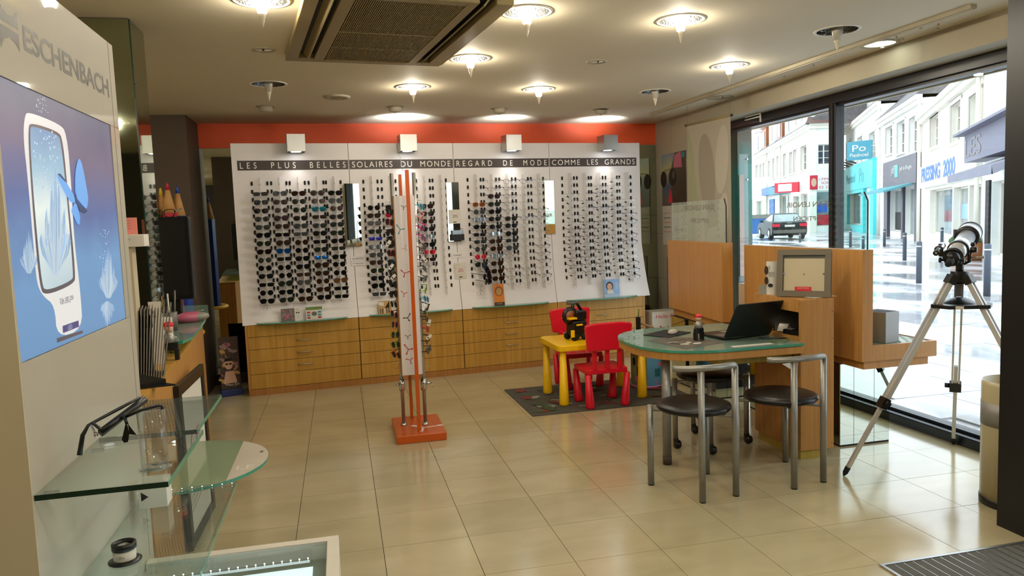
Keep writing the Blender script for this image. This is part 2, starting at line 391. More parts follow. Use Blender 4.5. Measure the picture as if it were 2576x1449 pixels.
# ---- window wall
WX = 3.75
w1 = MB(); w1.box(3.69, 3.83, 2.68, 7.0, 2.275, 2.345); w1.box(3.72, 3.80, 2.68, 7.0, 2.255, 2.275)
w1.box(3.66, 3.83, 2.68, 7.0, 0, .055); w1.box(3.72, 3.80, 2.68, 7.0, .055, .08); w1.box(3.665, 3.70, 2.68, 7.0, .055, .062)
w1.box(3.69, 3.83, 6.93, 7.0, .055, 2.28); w1.box(3.69, 3.83, 2.68, 2.76, .055, 2.28)
w1 = struct('window_1', w1, 'frame_black')
b = MB(); b.box(3.70, 3.78, 5.02, 5.10, .055, 2.28); b.box(3.692, 3.70, 5.045, 5.075, .055, 2.28); b.build('mullion', 'frame_black', w1, bevel=.004)
for y0, y1 in ((2.76, 5.02), (5.10, 6.93)):
    b = MB(); b.box(WX - .006, WX + .006, y0, y1, .08, 2.256); b.build('pane', 'glass_win', w1)
b = MB(); b.box(3.84, 3.90, 2.6, 7.05, -.06, .03); b.build('sill', 'white', w1)
# ceiling rail above the window strip
rl = MB(); rl.box(-.02, .02, 0, 3.78, -.022, .0, 0); rl.box(-.006, .006, .0, 3.78, -.028, -.022, 0)
rl = rl.build('curtain_rail', 'bulk', None, (3.235, 3.292, CZ), math.atan2(.117, 3.773)); tag(rl, 'long cream curtain rail on the ceiling beside the window', 'rail')
# ceiling hooks along the rail
for k, (x, y) in enumerate([(3.36, 3.66), (3.30, 3.72), (3.43, 3.74), (3.33, 3.95), (3.41, 3.99), (3.42, 4.18), (3.32, 4.74), (3.36, 5.15)]):
    b = MB(); b.cyl((0, 0, 0), (0, 0, -.012), .003, n=8); b.lathe([(.001, -.012), (.011, -.011), (.011, -.015), (.001, -.018)], 10)
    tag(b.build('ceiling_hook', 'white', None, (x, y, CZ)), f'small white ceiling hook between rail and window beam, {ORD[k]} from the black door post', 'hook', 'small ceiling hooks by the window')

# ---- downlights
def downlight(lit):
    r = []
    b = MB(); b.lathe([(.1115, -.0), (.113, -.005), (.128, -.004), (.130, 0), (.1115, .0)], 32); r.append(b.mesh('ring', 'white'))
    b = MB(); b.lathe([(.110, -.002), (.107, .03), (.09, .07), (.055, .105), (.001, .108)], 32); r.append(b.mesh('reflector', 'reflector', False))
    b = MB(); b.lathe([(.001, .09), (.030, .09), (.031, .0), (.0295, -.012), (.020, -.055), (.001, -.0555)], 20); r.append(b.mesh('cone', 'lamp' if lit else 'lampoff'))
    b = MB(); b.lathe([(.001, -.056), (.018, -.056), (.0165, -.062), (.009, -.09), (.0015, -.118), (.0005, -.12)], 16); r.append(b.mesh('tip', 'tip'))
    return r
DL = {True: downlight(True), False: downlight(False)}
def put_light(x, y, lit, label, group=None):
    t = thing('downlight', label, 'light', (x, y, CZ), 0, group)
    for n, me in zip(('ring', 'reflector', 'cone', 'tip'), DL[lit]): link(n, me, t)
names = ['lit cone downlight cut off by the top edge, left of the air conditioner', 'lit cone downlight just right of the air conditioner', 'lit cone downlight second from the air conditioner in the nearest row',
         'lit cone downlight in front of the air conditioner corner', 'lit cone downlight beside the long rail, above the banner', 'lit cone downlight above SOLAIRES DU MONDE in the farthest row', 'lit cone downlight above COMME LES GRANDS side in the farthest row']
for (x, y), nm_ in zip(LIT, names): put_light(x, y, True, nm_)
for (x, y), nm_ in zip(UNLIT, ['unlit cone downlight with dark reflector, nearest the window rail', 'unlit cone downlight at the left of the farthest row', 'unlit cone downlight at the right end of the farthest row']): put_light(x, y, False, nm_)
SIDE_FILL = [(-2.3, 5.4, 'added fill downlight, unseen beyond the mirrored pillar, farther one'), (-2.3, 3.2, 'added fill downlight, unseen beyond the mirrored pillar, nearer one')]  # lamps added out of sight to brighten the left ceiling and brown column
for x, y, lb in SIDE_FILL: put_light(x, y, True, lb)
for k, (x, y) in enumerate(BEHIND): put_light(x, y, True, f'lit cone downlight above or behind the viewer, out of frame, {ORD[k]} from the window door', 'downlights behind the viewer')

# recessed round spots, eyeball spots
def eyeball(x, y, label, tilt):
    t = thing('eyeball_spot', label, 'light', (x, y, CZ))
    b = MB(); b.lathe([(.05, 0), (.078, -.004), (.080, -.001), (.05, .0)], 28); b.build('ring', 'bulk', t)
    b = MB(); b.lathe([(.056, .0), (.056, -.028), (.052, -.040), (.03, -.046), (.001, -.047)], 24); b.cyl((0, 0, -.045), (0, 0, -.056), .006, n=8)
    b.build('shade', 'bulk', t, rot=(tilt, 0, 0))
for (x, y), lb, tl in zip([(-0.529, 6.597), (0.54, 6.62), (1.485, 6.733), (2.484, 6.796)],
                          ['leftmost beige eyeball spot above LES PLUS BELLES', 'beige eyeball spot above SOLAIRES, nearly flush', 'beige eyeball spot above REGARD DE MODE', 'rightmost beige eyeball spot, tilted, above COMME LES GRANDS'], (0, .1, 0, .2)): eyeball(x, y, lb, tl)
def flush_spot(x, y, r, lit, label):
    t = thing('recessed_spot', label, 'light', (x, y, CZ))
    b = MB(); b.lathe([(r * .72, -.001), (r * .74, -.006), (r, -.004), (r * 1.02, 0)], 28); b.build('ring', 'bulk', t)
    b = MB(); b.lathe([(r * .72, -.0015), (r * .5, -.003), (.001, -.004)], 24); b.build('lens', pm('round_tube_light', '#ffffff', .5, emit=(.86, 1, .88), es=7) if lit else 'tip', t)
    if not lit:
        b = MB(); b.cyl((0, -r * .4, -.003), (0, -r * .4, -.012), .005, n=8); b.build('knob', 'gap', t)
flush_spot(-.355, 4.544, .066, False, 'flush round ceiling spot left of the air conditioner')
flush_spot(1.712, 4.745, .07, False, 'flush round ceiling spot in the middle of the ceiling')
flush_spot(3.35, 6.124, .12, False, 'unlit round ceiling light just above the hanging banner')
flush_spot(3.36, 4.13, .125, True, 'lit flat round ceiling light between rail and window beam')
t = thing('ceiling_speaker', 'round beige ceiling vent above LES PLUS BELLES', 'vent', (.048, 6.108, CZ))
b = MB(); b.lathe([(.001, -.004), (.06, -.005), (.066, -.012), (.098, -.013), (.103, -.006), (.104, 0)], 28); b.build('ring', 'bulk', t)
b = MB(); b.lathe([(.001, -.011), (.052, -.011), (.058, -.005)], 24); b.build('disc', 'grille', t)

# ---- air conditioner cassette
ac = thing('ceiling_air_conditioner', 'yellowed square ceiling air conditioner with a slatted grille', 'air conditioner', (-.246, 4.668, CZ), math.radians(7.2))
AW, AL = .93, 1.36     # local x to the right, local -y towards the viewer
b = MB()
b.box(0, AW, -.05, 0, -.035, 0); b.box(0, .065, -AL, -.05, -.035, 0); b.box(AW - .085, AW, -AL, -.05, -.035, 0)
b.box(.155, .215, -AL, -.05, -.035, 0); b.box(AW - .215, AW - .165, -AL, -.05, -.035, 0); b.box(.065, .155, -.09, -.05, -.035, 0); b.box(AW - .165, AW - .085, -.09, -.05, -.035, 0)
b.box(.215, AW - .215, -.085, -.05, -.04, 0); b.box(.215, AW - .215, -AL, -AL + .06, -.035, 0)
b.build('housing', 'grille', ac, bevel=.004)
b = MB(); b.box(.066, .155, -AL, -.09, -.008, 0); b.box(AW - .165, AW - .086, -AL, -.09, -.008, 0); b.box(.215, AW - .215, -AL, -.085, -.006, 0); b.build('duct', 'grille_d', ac)
for x in (.11, AW - .125):
    b = MB(); b.box(-.022, .022, -AL + .02, -.1, -.004, .004); b.build('louvre', 'grille', ac, loc=(x, 0, -.022), rot=(0, .9 if x < .5 else -.9, 0))
b = MB(); b.box(.215, AW - .215, -.40, -.392, -.036, -.02); b.box(.215, AW - .215, -.74, -.725, -.036, -.02)
for y in (-.17, -.26, -.33, -.48, -.56, -.65, -.82, -.9): b.box(.215, AW - .215, y - .003, y + .003, -.030, -.022)
b.build('grille_bar', 'grille', ac)
slat = MB(); slat.box(-.0022, .0022, -AL + .06, -.085, -.034, -.018); sme = slat.mesh('slat', 'grille')
for k in range(52): link('slat', sme, ac, (.223 + k * (AW - .446) / 51, 0, 0))

# ---- left: mirrored pillar, brown column
pl = MB(); pl.box(-1.3, -.912, 3.938, 4.2, 0, CZ); pl = struct('trim_4', pl, 'brown_col')
b = MB(); b.box(-1.3, -.908, 3.930, 3.938, .02, 2.494); b.build('mirror_panel', 'mirror_g', pl)
b = MB(); b.box(-.912, -.905, 3.932, 4.198, .02, 2.494); b.build('mirror_panel', 'mirror_g', pl)
b = MB(); b.box(-.909, -.903, 3.927, 3.933, .02, 2.494); b.build('mirror_edge', 'edge', pl)
mb = MB(); mb.box(-2.1, -1.235, 7.04, 7.64, -.05, CZ); struct('trim_5', mb, 'brown_col', rot=0)

# ================================================================== DISPLAY WALL: four 1 m bays (origin cabinets' front left foot)
D0 = Vector((-0.854, 6.942, 0)); DA = math.radians(6.0)
DX = Matrix.Translation(D0) @ Matrix.Rotation(DA, 4, 'Z')
def poff(z):    # how far behind the cabinet front the panel's face stands at height z
    return .10 if z >= 1.35 else .10 * (1 - ((1.35 - z) / .71) ** 2)
BAY = ['LES PLUS BELLES', 'SOLAIRES DU MONDE', 'REGARD DE MODE', 'COMME LES GRANDS']
zs = [.64, .72, .8, .9, 1.0, 1.1, 1.2, 1.35, 1.8, 2.25]
FINS = [[.205, .37, .53, .695, .85], [.19, .36, .53, .69, .85], [.20, .36, .525, .695, .86], [.20, .365, .525, .69, .85]]
HZ = 1.895; HP = .0725; HALF = .066
slot = MB(); slot.prism(rrect(-.009, .009, -.019, .019, .0088, 3), 0, .005, X=plane((0, 0, 0), (1, 0, 0), (0, 0, 1))); slot_me = slot.mesh('slot', 'rubber')
def fin_mesh():
    b = MB(); z1, z0 = HZ + .05, .80; n = 18
    for i in range(n):
        a = z0 + (z1 - z0) * i / n; c = z0 + (z1 - z0) * (i + 1) / n
        d0, d1 = .085, .085
        b.add([(-.002, poff(a) + .002, a), (.002, poff(a) + .002, a), (.002, poff(a) - d0, a - .0), (-.002, poff(a) - d0, a), (-.002, poff(c) + .002, c), (.002, poff(c) + .002, c), (.002, poff(c) - d1, c), (-.002, poff(c) - d1, c)],
              [(0, 3, 2, 1), (4, 5, 6, 7), (0, 1, 5, 4), (1, 2, 6, 5), (2, 3, 7, 6), (3, 0, 4, 7)])
    for k in range(15):
        z = HZ - HP * k - .012; b.box(-.0026, .0026, poff(z) - .0865, poff(z) - .082, z - .012, z + .008, 1)
    return b.mesh('fin', [glass('grey_acrylic_fin', (.93, .92, .90), .5, haze=.12, hazecol=(.80, .77, .72)), 'grey_ink'])
fin_me = fin_mesh()
for i, nm_ in enumerate(BAY):
    L = DX @ Vector((i, 0, 0))
    t = thing('eyewear_display_panel', f'white eyewear wall panel headed {nm_}', 'display panel', L, DA)
    b = MB(); x0, x1 = .0025, .9975
    if i == 0: x0 = -.018
    if i == 3: x1 = 1.03
    for k in range(len(zs) - 1):
        a, c = zs[k], zs[k + 1]; e0 = e1 = 0
        if i == 3: e0, e1 = (.035 if a < 1.2 else .0) * (1 - (a - .64) / .6) if a < 1.2 else 0, (.035 * (1 - (c - .64) / .6) if c < 1.2 else 0)
        b.add([(x0, poff(a), a), (x1 + e0, poff(a), a), (x1 + e0, poff(a) + .022, a), (x0, poff(a) + .022, a), (x0, poff(c), c), (x1 + e1, poff(c), c), (x1 + e1, poff(c) + .022, c), (x0, poff(c) + .022, c)],
              [(0, 3, 2, 1), (4, 5, 6, 7), (0, 1, 5, 4), (1, 2, 6, 5), (2, 3, 7, 6), (3, 0, 4, 7)], 0)
    b.build('backboard', 'panel', t)
    b = MB(); b.box(.028 if i == 0 else .006, .994 if i < 3 else .99, .0985, .1005, 2.012, 2.098); b.build('header_band', 'hdr', t)
    b = MB(); text(b, nm_.replace(' ', '  '), .05 if i == 0 else .03, 2.028, .92 if i == 0 else .94, .054, 0, bold=.0, space=(1.9, 1.3, 1.75, 1.25)[i], X=plane((0, .0975, 0), (1, 0, 0), (0, 0, 1))); b.build('lettering', 'hdr_t', t)
    for fx in FINS[i]:
        link('fin', fin_me, t, (fx, 0, 0))
        for k in range(15):
            z = HZ - HP * k
            for s in (-1, 1): link('slot', slot_me, t, (fx + s * HALF, poff(z) - .001, z))
    if i != 1:
        b = MB(); zc = .775; y = poff(zc) - .001; X_ = plane((.2, y, zc), (1, 0, 0), (0, .18, 1))
        ring = oval(0, 0, .032, .032, 24); inn = oval(0, 0, .030, .030, 24)
        b.add([(x, y2, 0) for x, y2 in ring] + [(x, y2, 0) for x, y2 in inn], [(k, (k + 1) % 24, 24 + (k + 1) % 24, 24 + k) for k in range(24)], 0, False, X_)
        flat(b, [(-.01, .0), (.01, .0), (0, .012)], .001, 0, X_); flat(b, oval(-.01, -.014, .003, .003, 8), .001, 1, X_); flat(b, oval(.01, -.014, .003, .003, 8), .001, 1, X_)
        b.build('emblem', ['grey_ink', 'ink'], t)
    # drawers
    c = thing('drawer_cabinet', f'light oak drawer cabinet under the {nm_} panel', 'cabinet', L, DA)
    b = MB(); b.box(.001, .999, .022, .40, .06, .635); b.build('body', 'gap', c)
    b = MB(); b.box(0, 1, .003, .40, 0, .058); b.build('plinth', 'wood_dark', c)
    if i in (0, 3):
        e = MB(); e.box(*((-.002, .018) if i == 0 else (.982, 1.002)), 0, .40, .058, .64); e.build('side_panel', 'wood_o', c)
    j = [.06, .193, .304, .417, .53, .638]
    for k in range(5):
        x0, x1 = (.0195 if i == 0 else .0035), (.9805 if i == 3 else .9965)
        b = MB(); b.box(x0, x1, 0, .021, j[k] + .0018, j[k + 1] - .0018); dr = b.build('drawer', 'wood', c, bevel=.001)
        if 1 <= k <= 3:
            zc = (j[k] + j[k + 1]) / 2 + .003; b = MB()
            pts = [(.5 + .066 * math.cos(a), -.001 - .022 * math.sin(a), zc) for a in [PI * q / 10 for q in range(11)]]
            b.tube(pts, .0042, 8); b.build('handle', 'satin', dr)
    # curved glass shelf
    gs = thing('glass_shelf', f'narrow curved green glass shelf below {nm_}', 'shelf', L + Vector((0, 0, .648)), DA)
    out = [(.10, -.003), (.90, -.003)] + [(.5 + .40 * math.cos(a) * 1.0, -.003 - .115 * math.sin(a) ** .7) for a in [PI * q / 16 for q in range(1, 16)]]
    b = MB(); b.prism(out, 0, .008, 0, sm=False); b.build('pane', 'glass_g', gs)
    b = MB(); o2 = out[1:] + [out[0]]
    b.add([(x, y - .0008, z) for x, y in o2 for z in (0, .008)], [(2 * q, 2 * q + 2, 2 * q + 3, 2 * q + 1) for q in range(len(o2) - 1)]); b.build('edge', 'edge_l', gs)
    for x in (.25, .75):
        b = MB(); b.cyl((x, -.002, -.006), (x, -.03, -.006), .006, n=8); b.build('bracket', 'chrome', gs)
# panel side edge at far left, wall-lamps on top
def cube_lamp(i, x, lab):
    L = DX @ Vector((x, -.02, 0)); t = thing('cube_lamp', lab, 'lamp', (L.x, L.y, 2.16), DA)
    b = MB(); a = .078; z1 = .15
    b.box(-a, a, -a, -a + .003, 0, z1); b.box(-a, a, a - .003, a, 0, z1); b.box(-a, -a + .003, -a, a, 0, z1); b.box(a - .003, a, -a, a, 0, z1)
    b.build('housing', 'alu', t)
    b = MB(); b.box(-.008, .008, a, a + .05, .03, .05); b.build('arm', 'alu', t)
    for nm2, z in (('lens', .004), ('top_lens', z1 - .004)):
        b = MB(); b.box(-a + .003, a - .003, -a + .003, a - .003, z - .001, z + .001, 1); b.disc((0, 0, z - .002 if z < .1 else z + .002), .045, 20, 0)
        on = not (nm2 == 'top_lens' and i == 0)
        b.build(nm2, [pm('lamp_glass_%d' % i, '#ffffff', .4, emit=(.95, .97, 1), es=14 if on else 0), 'dark'], t)
    for up in (1, 0):
        if up and i == 0: continue
        ld = bpy.data.lights.new('spot', 'SPOT'); ld.energy = (SPOT_UP * (0, 1.6, .8, 1.2)[i]) if up else SPOT_DOWN * (.6 if i == 0 else 1)
        ld.spot_size = math.radians(125 if up else 95); ld.spot_blend = .9; ld.shadow_soft_size = .03; ld.color = (.86, .92, 1) if up else (1, .95, .88)
        lo = bpy.data.objects.new('bulb', ld); COL.objects.link(lo); lo.parent = t; lo.location = (0, 0, z1 + .01 if up else -.012)
        lo.rotation_euler = (PI - .55, 0, 0) if up else (.12, 0, 0)
for i, (x, lab) in enumerate(((.53, 'silver cube lamp above LES PLUS BELLES'), (1.53, 'silver cube lamp above SOLAIRES DU MONDE, glowing upwards'), (2.56, 'silver cube lamp above REGARD DE MODE'), (3.60, 'silver cube lamp above COMME LES GRANDS'))): cube_lamp(i, x, lab)

# ================================================================== EYEWEAR
def lens_shape(kind, sx=1):
    """outline of one lens around its own centre, in metres (x, z)"""
    o = []
    for k in range(18):
        a = 2 * PI * k / 18; c, s_ = math.cos(a), math.sin(a); p = {'round': 1.0, 'way': .72, 'rect': .55, 'pilot': .9}[kind]
        rx, rz = {'round': (.023, .0215), 'way': (.0265, .0205), 'rect': (.0265, .0155), 'pilot': (.028, .023)}[kind]
        x = rx * math.copysign(abs(c) ** p, c); z = rz * math.copysign(abs(s_) ** p, s_)
        if kind in ('way', 'pilot'): x *= 1 + .10 * (z / rz) ; z += .0015 * x / rx
        o.append((x * sx, z))
    return o
_gm = {}
def specs_meshes(kind, fcol, lcol, rim, wire=False):
    key = (kind, fcol, lcol, rim)
    if key in _gm: return _gm[key]
    cx = .0335 if kind != 'round' else .032
    fm = M[fcol]; lm = M[lcol]
    b = MB(); dp = .0035 if not wire else .0014
    for s in (-1, 1):
        inn = lens_shape(kind, s); n = len(inn)
        outl = [(x * (1 + rim / .026), z * (1 + rim / .020)) for x, z in inn]
        vs = []
        for pts, y in ((outl, -dp / 2), (inn, -dp / 2), (inn, dp / 2), (outl, dp / 2)): vs += [(s * cx + x, y + .004 * (abs(s * cx + x) / .06) ** 2, z) for x, z in pts]
        fs = []
        for q in range(4):
            for k in range(n): fs.append((q * n + k, q * n + (k + 1) % n, ((q + 1) % 4) * n + (k + 1) % n, ((q + 1) % 4) * n + k))
        b.add(vs, fs, 0, False)
    br = .0022 if not wire else .001
    b.tube([(-.0085, 0, .006), (-.004, -.001, .009), (.004, -.001, .009), (.0085, 0, .006)], br, 6)
    frame = b.mesh('frame', fm)
    b = MB()
    for s in (-1, 1):
        w = .0045 if not wire else .0012
        x0 = s * (cx + .0275 + rim * .5)
        b.box(min(x0, x0 + s * .006), max(x0, x0 + s * .006), -.002, .005, .006 - w * .4, .006 + w + .003)
        for (y0, z0), (y1, z1), hw in (((.004, .009), (.10, .026), w * .6), ((.10, .026), (.135, .030), w * .75)):
            x1 = x0 + s * .004
            b.add([(x1 - .0012, y0, z0 - hw), (x1 + .0012, y0, z0 - hw), (x1 + .0012, y0, z0 + hw), (x1 - .0012, y0, z0 + hw), (x1 - .0012, y1, z1 - hw), (x1 + .0012, y1, z1 - hw), (x1 + .0012, y1, z1 + hw), (x1 - .0012, y1, z1 + hw)],
                  [(0, 1, 2, 3), (7, 6, 5, 4), (0, 4, 5, 1), (1, 5, 6, 2), (2, 6, 7, 3), (3, 7, 4, 0)])
    temple = b.mesh('temples', fm)
    b = MB()
    for s in (1,):
        pts = [(x * .99, -.001 - .0016 * (1 - (x / .03) ** 2), z * .99) for x, z in lens_shape(kind, 1)]
        b.add(pts + [(0, -.0034, 0)], [(k, (k + 1) % 18, 18) for k in range(18)], 0, True)
    lens = b.mesh('lens', lm)
    _gm[key] = (frame, temple, lens, cx); return _gm[key]
def spectacles(name, label, cat, loc, rot, kind, fcol, lcol, rim, group, wire=False, parent=None):
    t = thing(name, label, cat, loc, rot, group)
    fr, te, le, cx = specs_meshes(kind, fcol, lcol, rim, wire)
    link('frame', fr, t); link('temples', te, t)
    link('lens', le, t, (-cx, .001, 0), (0, 0, 0)); link('lens', le, t, (cx, .001, 0), (0, 0, 0))
    return t
for nm_, c, r in (('f_black', '#0c0b0b', .18), ('f_brown', '#2d1710', .2), ('f_tort', '#45210f', .25), ('f_gold', '#a48c58', .25), ('f_grey', '#4d4a48', .3), ('f_red', '#c01423', .3), ('f_blue', '#1c2e5e', .3), ('f_pink', '#e07a75', .3), ('f_clear', '#c9c2b6', .2), ('f_green', '#1d3326', .25), ('f_wine', '#4a1620', .3), ('f_orange', '#c6641c', .3)):
    M[nm_] = pm('frame_' + nm_[2:], c, r, metal=.6 if nm_ in ('f_gold',) else 0, spec=.6)
for nm_, c in (('l_black', '#0d0e0e'), ('l_brown', '#2a1a10'), ('l_green', '#1c241b'), ('l_grey', '#34383a'), ('l_wine', '#2a1418'), ('l_amber', '#5a3a1e')):
    M[nm_] = pm('lens_' + nm_[2:], c, .2, spec=.12)
M['l_bluem'] = pm('lens_blue_mirror', '#1468c4', .12, metal=.8); M['l_tealm'] = pm('lens_teal_mirror', '#1f8fa6', .12, metal=.8); M['l_redm'] = pm('lens_red_mirror', '#c02034', .12, metal=.7)
M['l_goldm'] = pm('lens_gold_mirror', '#b08a3a', .12, metal=.8); M['l_silverm'] = pm('lens_silver_mirror', '#9ba3ab', .1, metal=.9); M['l_violet'] = pm('lens_violet_mirror', '#2c2fa0', .1, metal=.8)
M['l_clear'] = glass('lens_clear', (.95, .96, .95), 1.2)
LN = {'l_black': 'black', 'l_brown': 'brown', 'l_green': 'dark green', 'l_grey': 'grey', 'l_wine': 'wine-red', 'l_amber': 'amber', 'l_bluem': 'bright blue mirrored', 'l_tealm': 'teal mirrored', 'l_redm': 'red mirrored', 'l_goldm': 'gold mirrored', 'l_silverm': 'silver mirrored', 'l_violet': 'violet mirrored'}
FN = {'f_black': 'black', 'f_brown': 'dark brown', 'f_tort': 'tortoiseshell', 'f_gold': 'thin gold', 'f_grey': 'thin grey', 'f_red': 'red', 'f_blue': 'navy', 'f_pink': 'pink', 'f_clear': 'clear', 'f_green': 'dark green', 'f_wine': 'wine-red', 'f_orange': 'amber'}
special = {(0, 1, 8): 'l_bluem', (0, 3, 9): 'l_bluem', (0, 3, 3): 'l_tealm', (0, 0, 5): 'l_green', (0, 3, 4): 'l_brown', (0, 3, 1): 'l_brown', (0, 2, 1): 'l_brown', (0, 1, 4): 'l_wine', (0, 1, 5): 'l_brown', (0, 2, 12): 'l_silverm', (0, 4, 12): 'l_amber', (0, 4, 3): 'l_brown',
           (0, 3, 8): 'l_green', (0, 2, 7): 'l_brown', (0, 2, 5): 'l_grey', (0, 3, 11): 'l_brown', (0, 3, 10): 'l_brown', (1, 0, 7): 'l_violet', (1, 0, 8): 'l_silverm', (1, 1, 4): 'l_redm', (1, 1, 5): 'l_goldm', (1, 1, 10): 'l_tealm', (1, 3, 9): 'l_redm', (1, 3, 7): 'l_silverm', (1, 0, 10): 'l_brown',
           (2, 0, 3): 'l_amber', (2, 0, 5): 'l_silverm', (2, 1, 2): 'l_wine', (2, 0, 10): 'l_redm', (2, 1, 7): 'l_silverm', (2, 1, 10): 'l_silverm', (2, 1, 3): 'l_green'}
rnd = random.Random(5)
def row_specs(bay, col, row, mode):
    fx = FINS[bay][col]; z = HZ - HP * row
    L = DX @ Vector((bay + fx + rnd.uniform(-.003, .003), poff(z) - .128, 0)); zz = z - .028 + rnd.uniform(-.003, .003)
    where = f'{ORD[row]} peg, {ORD[col]} column of {BAY[bay]}'
    if mode == 's':
        kind = rnd.choice(['way', 'way', 'way', 'round', 'pilot', 'rect']); lc = rnd.choices(['l_black', 'l_green', 'l_brown', 'l_grey'], [9, 2, 3, 2])[0]; fc = rnd.choices(['f_black', 'f_brown', 'f_tort', 'f_green'], [12, 2, 2, 1])[0]
        if kind == 'pilot' and rnd.random() < .4: fc = 'f_gold'
        lc = special.get((bay, col, row), lc)
        if lc == 'l_redm': fc = 'f_red' if bay == 2 else ('f_pink' if col == 3 else 'f_red')
        if (bay, col, row) == (2, 0, 3): fc = 'f_orange'
        rim = .0028 if fc != 'f_gold' else .001; wire = fc == 'f_gold'
        lab = f'{LN[lc]} lensed sunglasses in {FN[fc]} frame, {where}'
        grp = f'sunglasses on the {BAY[bay]} panel'; cat = 'sunglasses'
        nm2 = 'sunglasses'
    else:
        kind = rnd.choice(['rect', 'rect', 'way', 'round']); lc = 'l_clear'; fc = rnd.choices(['f_grey', 'f_gold', 'f_black', 'f_brown', 'f_wine', 'f_blue', 'f_clear'], [5, 5, 3 if mode == 'o' else 1, 2 if mode == 'o' else 1, 1, 1, 3])[0]
        if mode == 'k' and row >= 6 and rnd.random() < .5: fc = rnd.choice(['f_black', 'f_brown', 'f_wine'])
        wire = fc in ('f_grey', 'f_gold', 'f_clear'); rim = .0009 if wire else .0019
        if mode == 'c': fc = 'f_clear'; wire = True
        lab = f'{FN[fc]} framed eyeglasses with clear lenses, {where}'; grp = f'eyeglasses on the {BAY[bay]} panel'; cat = 'eyeglasses'; nm2 = 'eyeglasses'
    t = spectacles(nm2, lab, cat, (L.x, L.y, zz), (rnd.uniform(-.08, .05), rnd.uniform(-.02, .02), DA + rnd.uniform(-.05, .05)), kind, fc, lc, rim, grp, wire)
    if mode == 'k':   # security tag hanging at one hinge
        b = MB(); b.box(-.012, .012, -.003, .003, -.006, .004); s = b.build('security_tag', 'rubber', t, (-.058, .01, -.016 + rnd.uniform(-.006, .004)), (0, rnd.choice([.5, -.4, 1.1, .1]), 0))
lay = {0: [(range(1, 16), 's'), (range(1, 15 + 1), 's'), (range(1, 15), 's'), (range(1, 16), 's'), (range(1, 16), 's')],
       1: [(range(3, 16), 's'), (range(3, 15), 's'), (range(3, 7), 's'), (range(3, 11), 's')],
       2: [(range(3, 12), 's'), (range(2, 14), 's'), (range(5, 10), 's'), (range(0, 15), 'o'), (range(0, 16), 'o')],
       3: [(range(2, 14), 'k'), (range(3, 14), 'k'), (range(1, 14), 'k'), (range(0, 14), 'k'), (range(3, 15), 'k')]}
for bay in lay:
    for col, (rows, mode) in enumerate(lay[bay]):
        for r in rows:
            if r > 14: continue
            row_specs(bay, col, r, mode)
for r in (0, 1): row_specs(2, 1, r, 'o')
for r in (0, 1, 2, 3, 4, 10, 11, 12, 13, 14): row_specs(2, 2, r, 'o')
row_specs(1, 3, 11, 'o'); row_specs(1, 3, 12, 'c')
# tangled pairs hanging low in the first column of REGARD DE MODE
for k, (dx, z, rz, ry) in enumerate(((0, 1.03, .5, .9), (.02, .99, -.4, 1.3), (.03, .95, .2, 1.5), (-.01, .93, .9, .6))):
    L = DX @ Vector((2.22 + dx, poff(z) - .19, 0))
    spectacles('sunglasses', f'{["black", "navy", "wine-red", "dark green"][k]} sunglasses tangled below the first column of REGARD DE MODE', 'sunglasses', (L.x, L.y, z), (0, ry, DA + rz), 'way', ['f_black', 'f_blue', 'f_wine', 'f_green'][k], 'l_black', .0028, 'sunglasses on the REGARD DE MODE panel')

# ---- mirrors, notices and holders on the panels
def on_wall(s, z, d=.0):
    p = DX @ Vector((s, poff(z) - d, 0)); return (p.x, p.y, z)
def wall_mirror(s, w, z0, z1, lab, foot=False, turn=0., out=.014):
    t = thing('panel_mirror', lab, 'mirror', on_wall(s, z0, out), DA + turn)
    b = MB(); b.box(-w / 2, w / 2, 0, .01, 0, z1 - z0); b.build('backing', 'wood_y', t)
    b = MB(); b.box(-w / 2 + .002, w / 2 - .002, -.002, 0, .10 if foot else .002, z1 - z0 - .002); b.build('mirror_panel', 'mirror', t)
    if foot:
        b = MB(); b.box(-w / 2, w / 2, -.004, .0, .0, .085); b.build('wooden_foot', 'wood', t)
wall_mirror(1.01, .145, 1.30, 1.88, 'narrow mirror between LES PLUS BELLES and SOLAIRES DU MONDE', turn=.235, out=.034)
wall_mirror(1.975, .125, 1.30, 1.875, 'narrow mirror between SOLAIRES DU MONDE and REGARD DE MODE')
wall_mirror(2.985, .105, 1.335, 1.875, 'narrow mirror with wooden foot left of COMME LES GRANDS', True)
def card(name, lab, cat, loc, rot, w, h, draw, mats, tilt=0., group=None, thick=.002, foot=False):
    """thin standing card: board + printed face"""
    t = thing(name, lab, cat, loc, (tilt, 0, rot), group)
    b = MB(); b.box(-w / 2, w / 2, 0, thick, 0, h); b.build('board', mats[0], t)
    b = MB(); draw(b, plane((-w / 2, -.0006, 0), (1, 0, 0), (0, 0, 1)), w, h); b.build('print', mats[1:], t)
    return t
def d_sale(b, X, w, h):
    text(b, 'SOLDES', w * .08, h * .82, w * .4, h * .08, 0, 0, X); text(b, '20%', w * .3, h * .42, w * .45, h * .2, 0, 1, X)
    for k in range(9): flat(b, [(w * (.05 + .1 * k), h * (.25 if k % 2 else .65)), (w * (.09 + .1 * k), h * (.27 if k % 2 else .68)), (w * (.06 + .1 * k), h * (.29 if k % 2 else .7))], 0, 2, X)
    flat(b, [(w * .35, h * .08), (w * .65, h * .08), (w * .65, h * .14), (w * .35, h * .14)], 0, 2, X)
M['sale_y'] = pm('yellow_ink', '#b9b23c', .6); M['sale_r'] = pm('red_ink', '#b02330', .6)
card('sale_notice', 'white paper sale notice taped on the mirror beside REGARD DE MODE', 'notice', on_wall(1.985, 1.475, .018), DA, .12, .135, d_sale, ['paper', 'sale_y', 'ink', 'ink'])
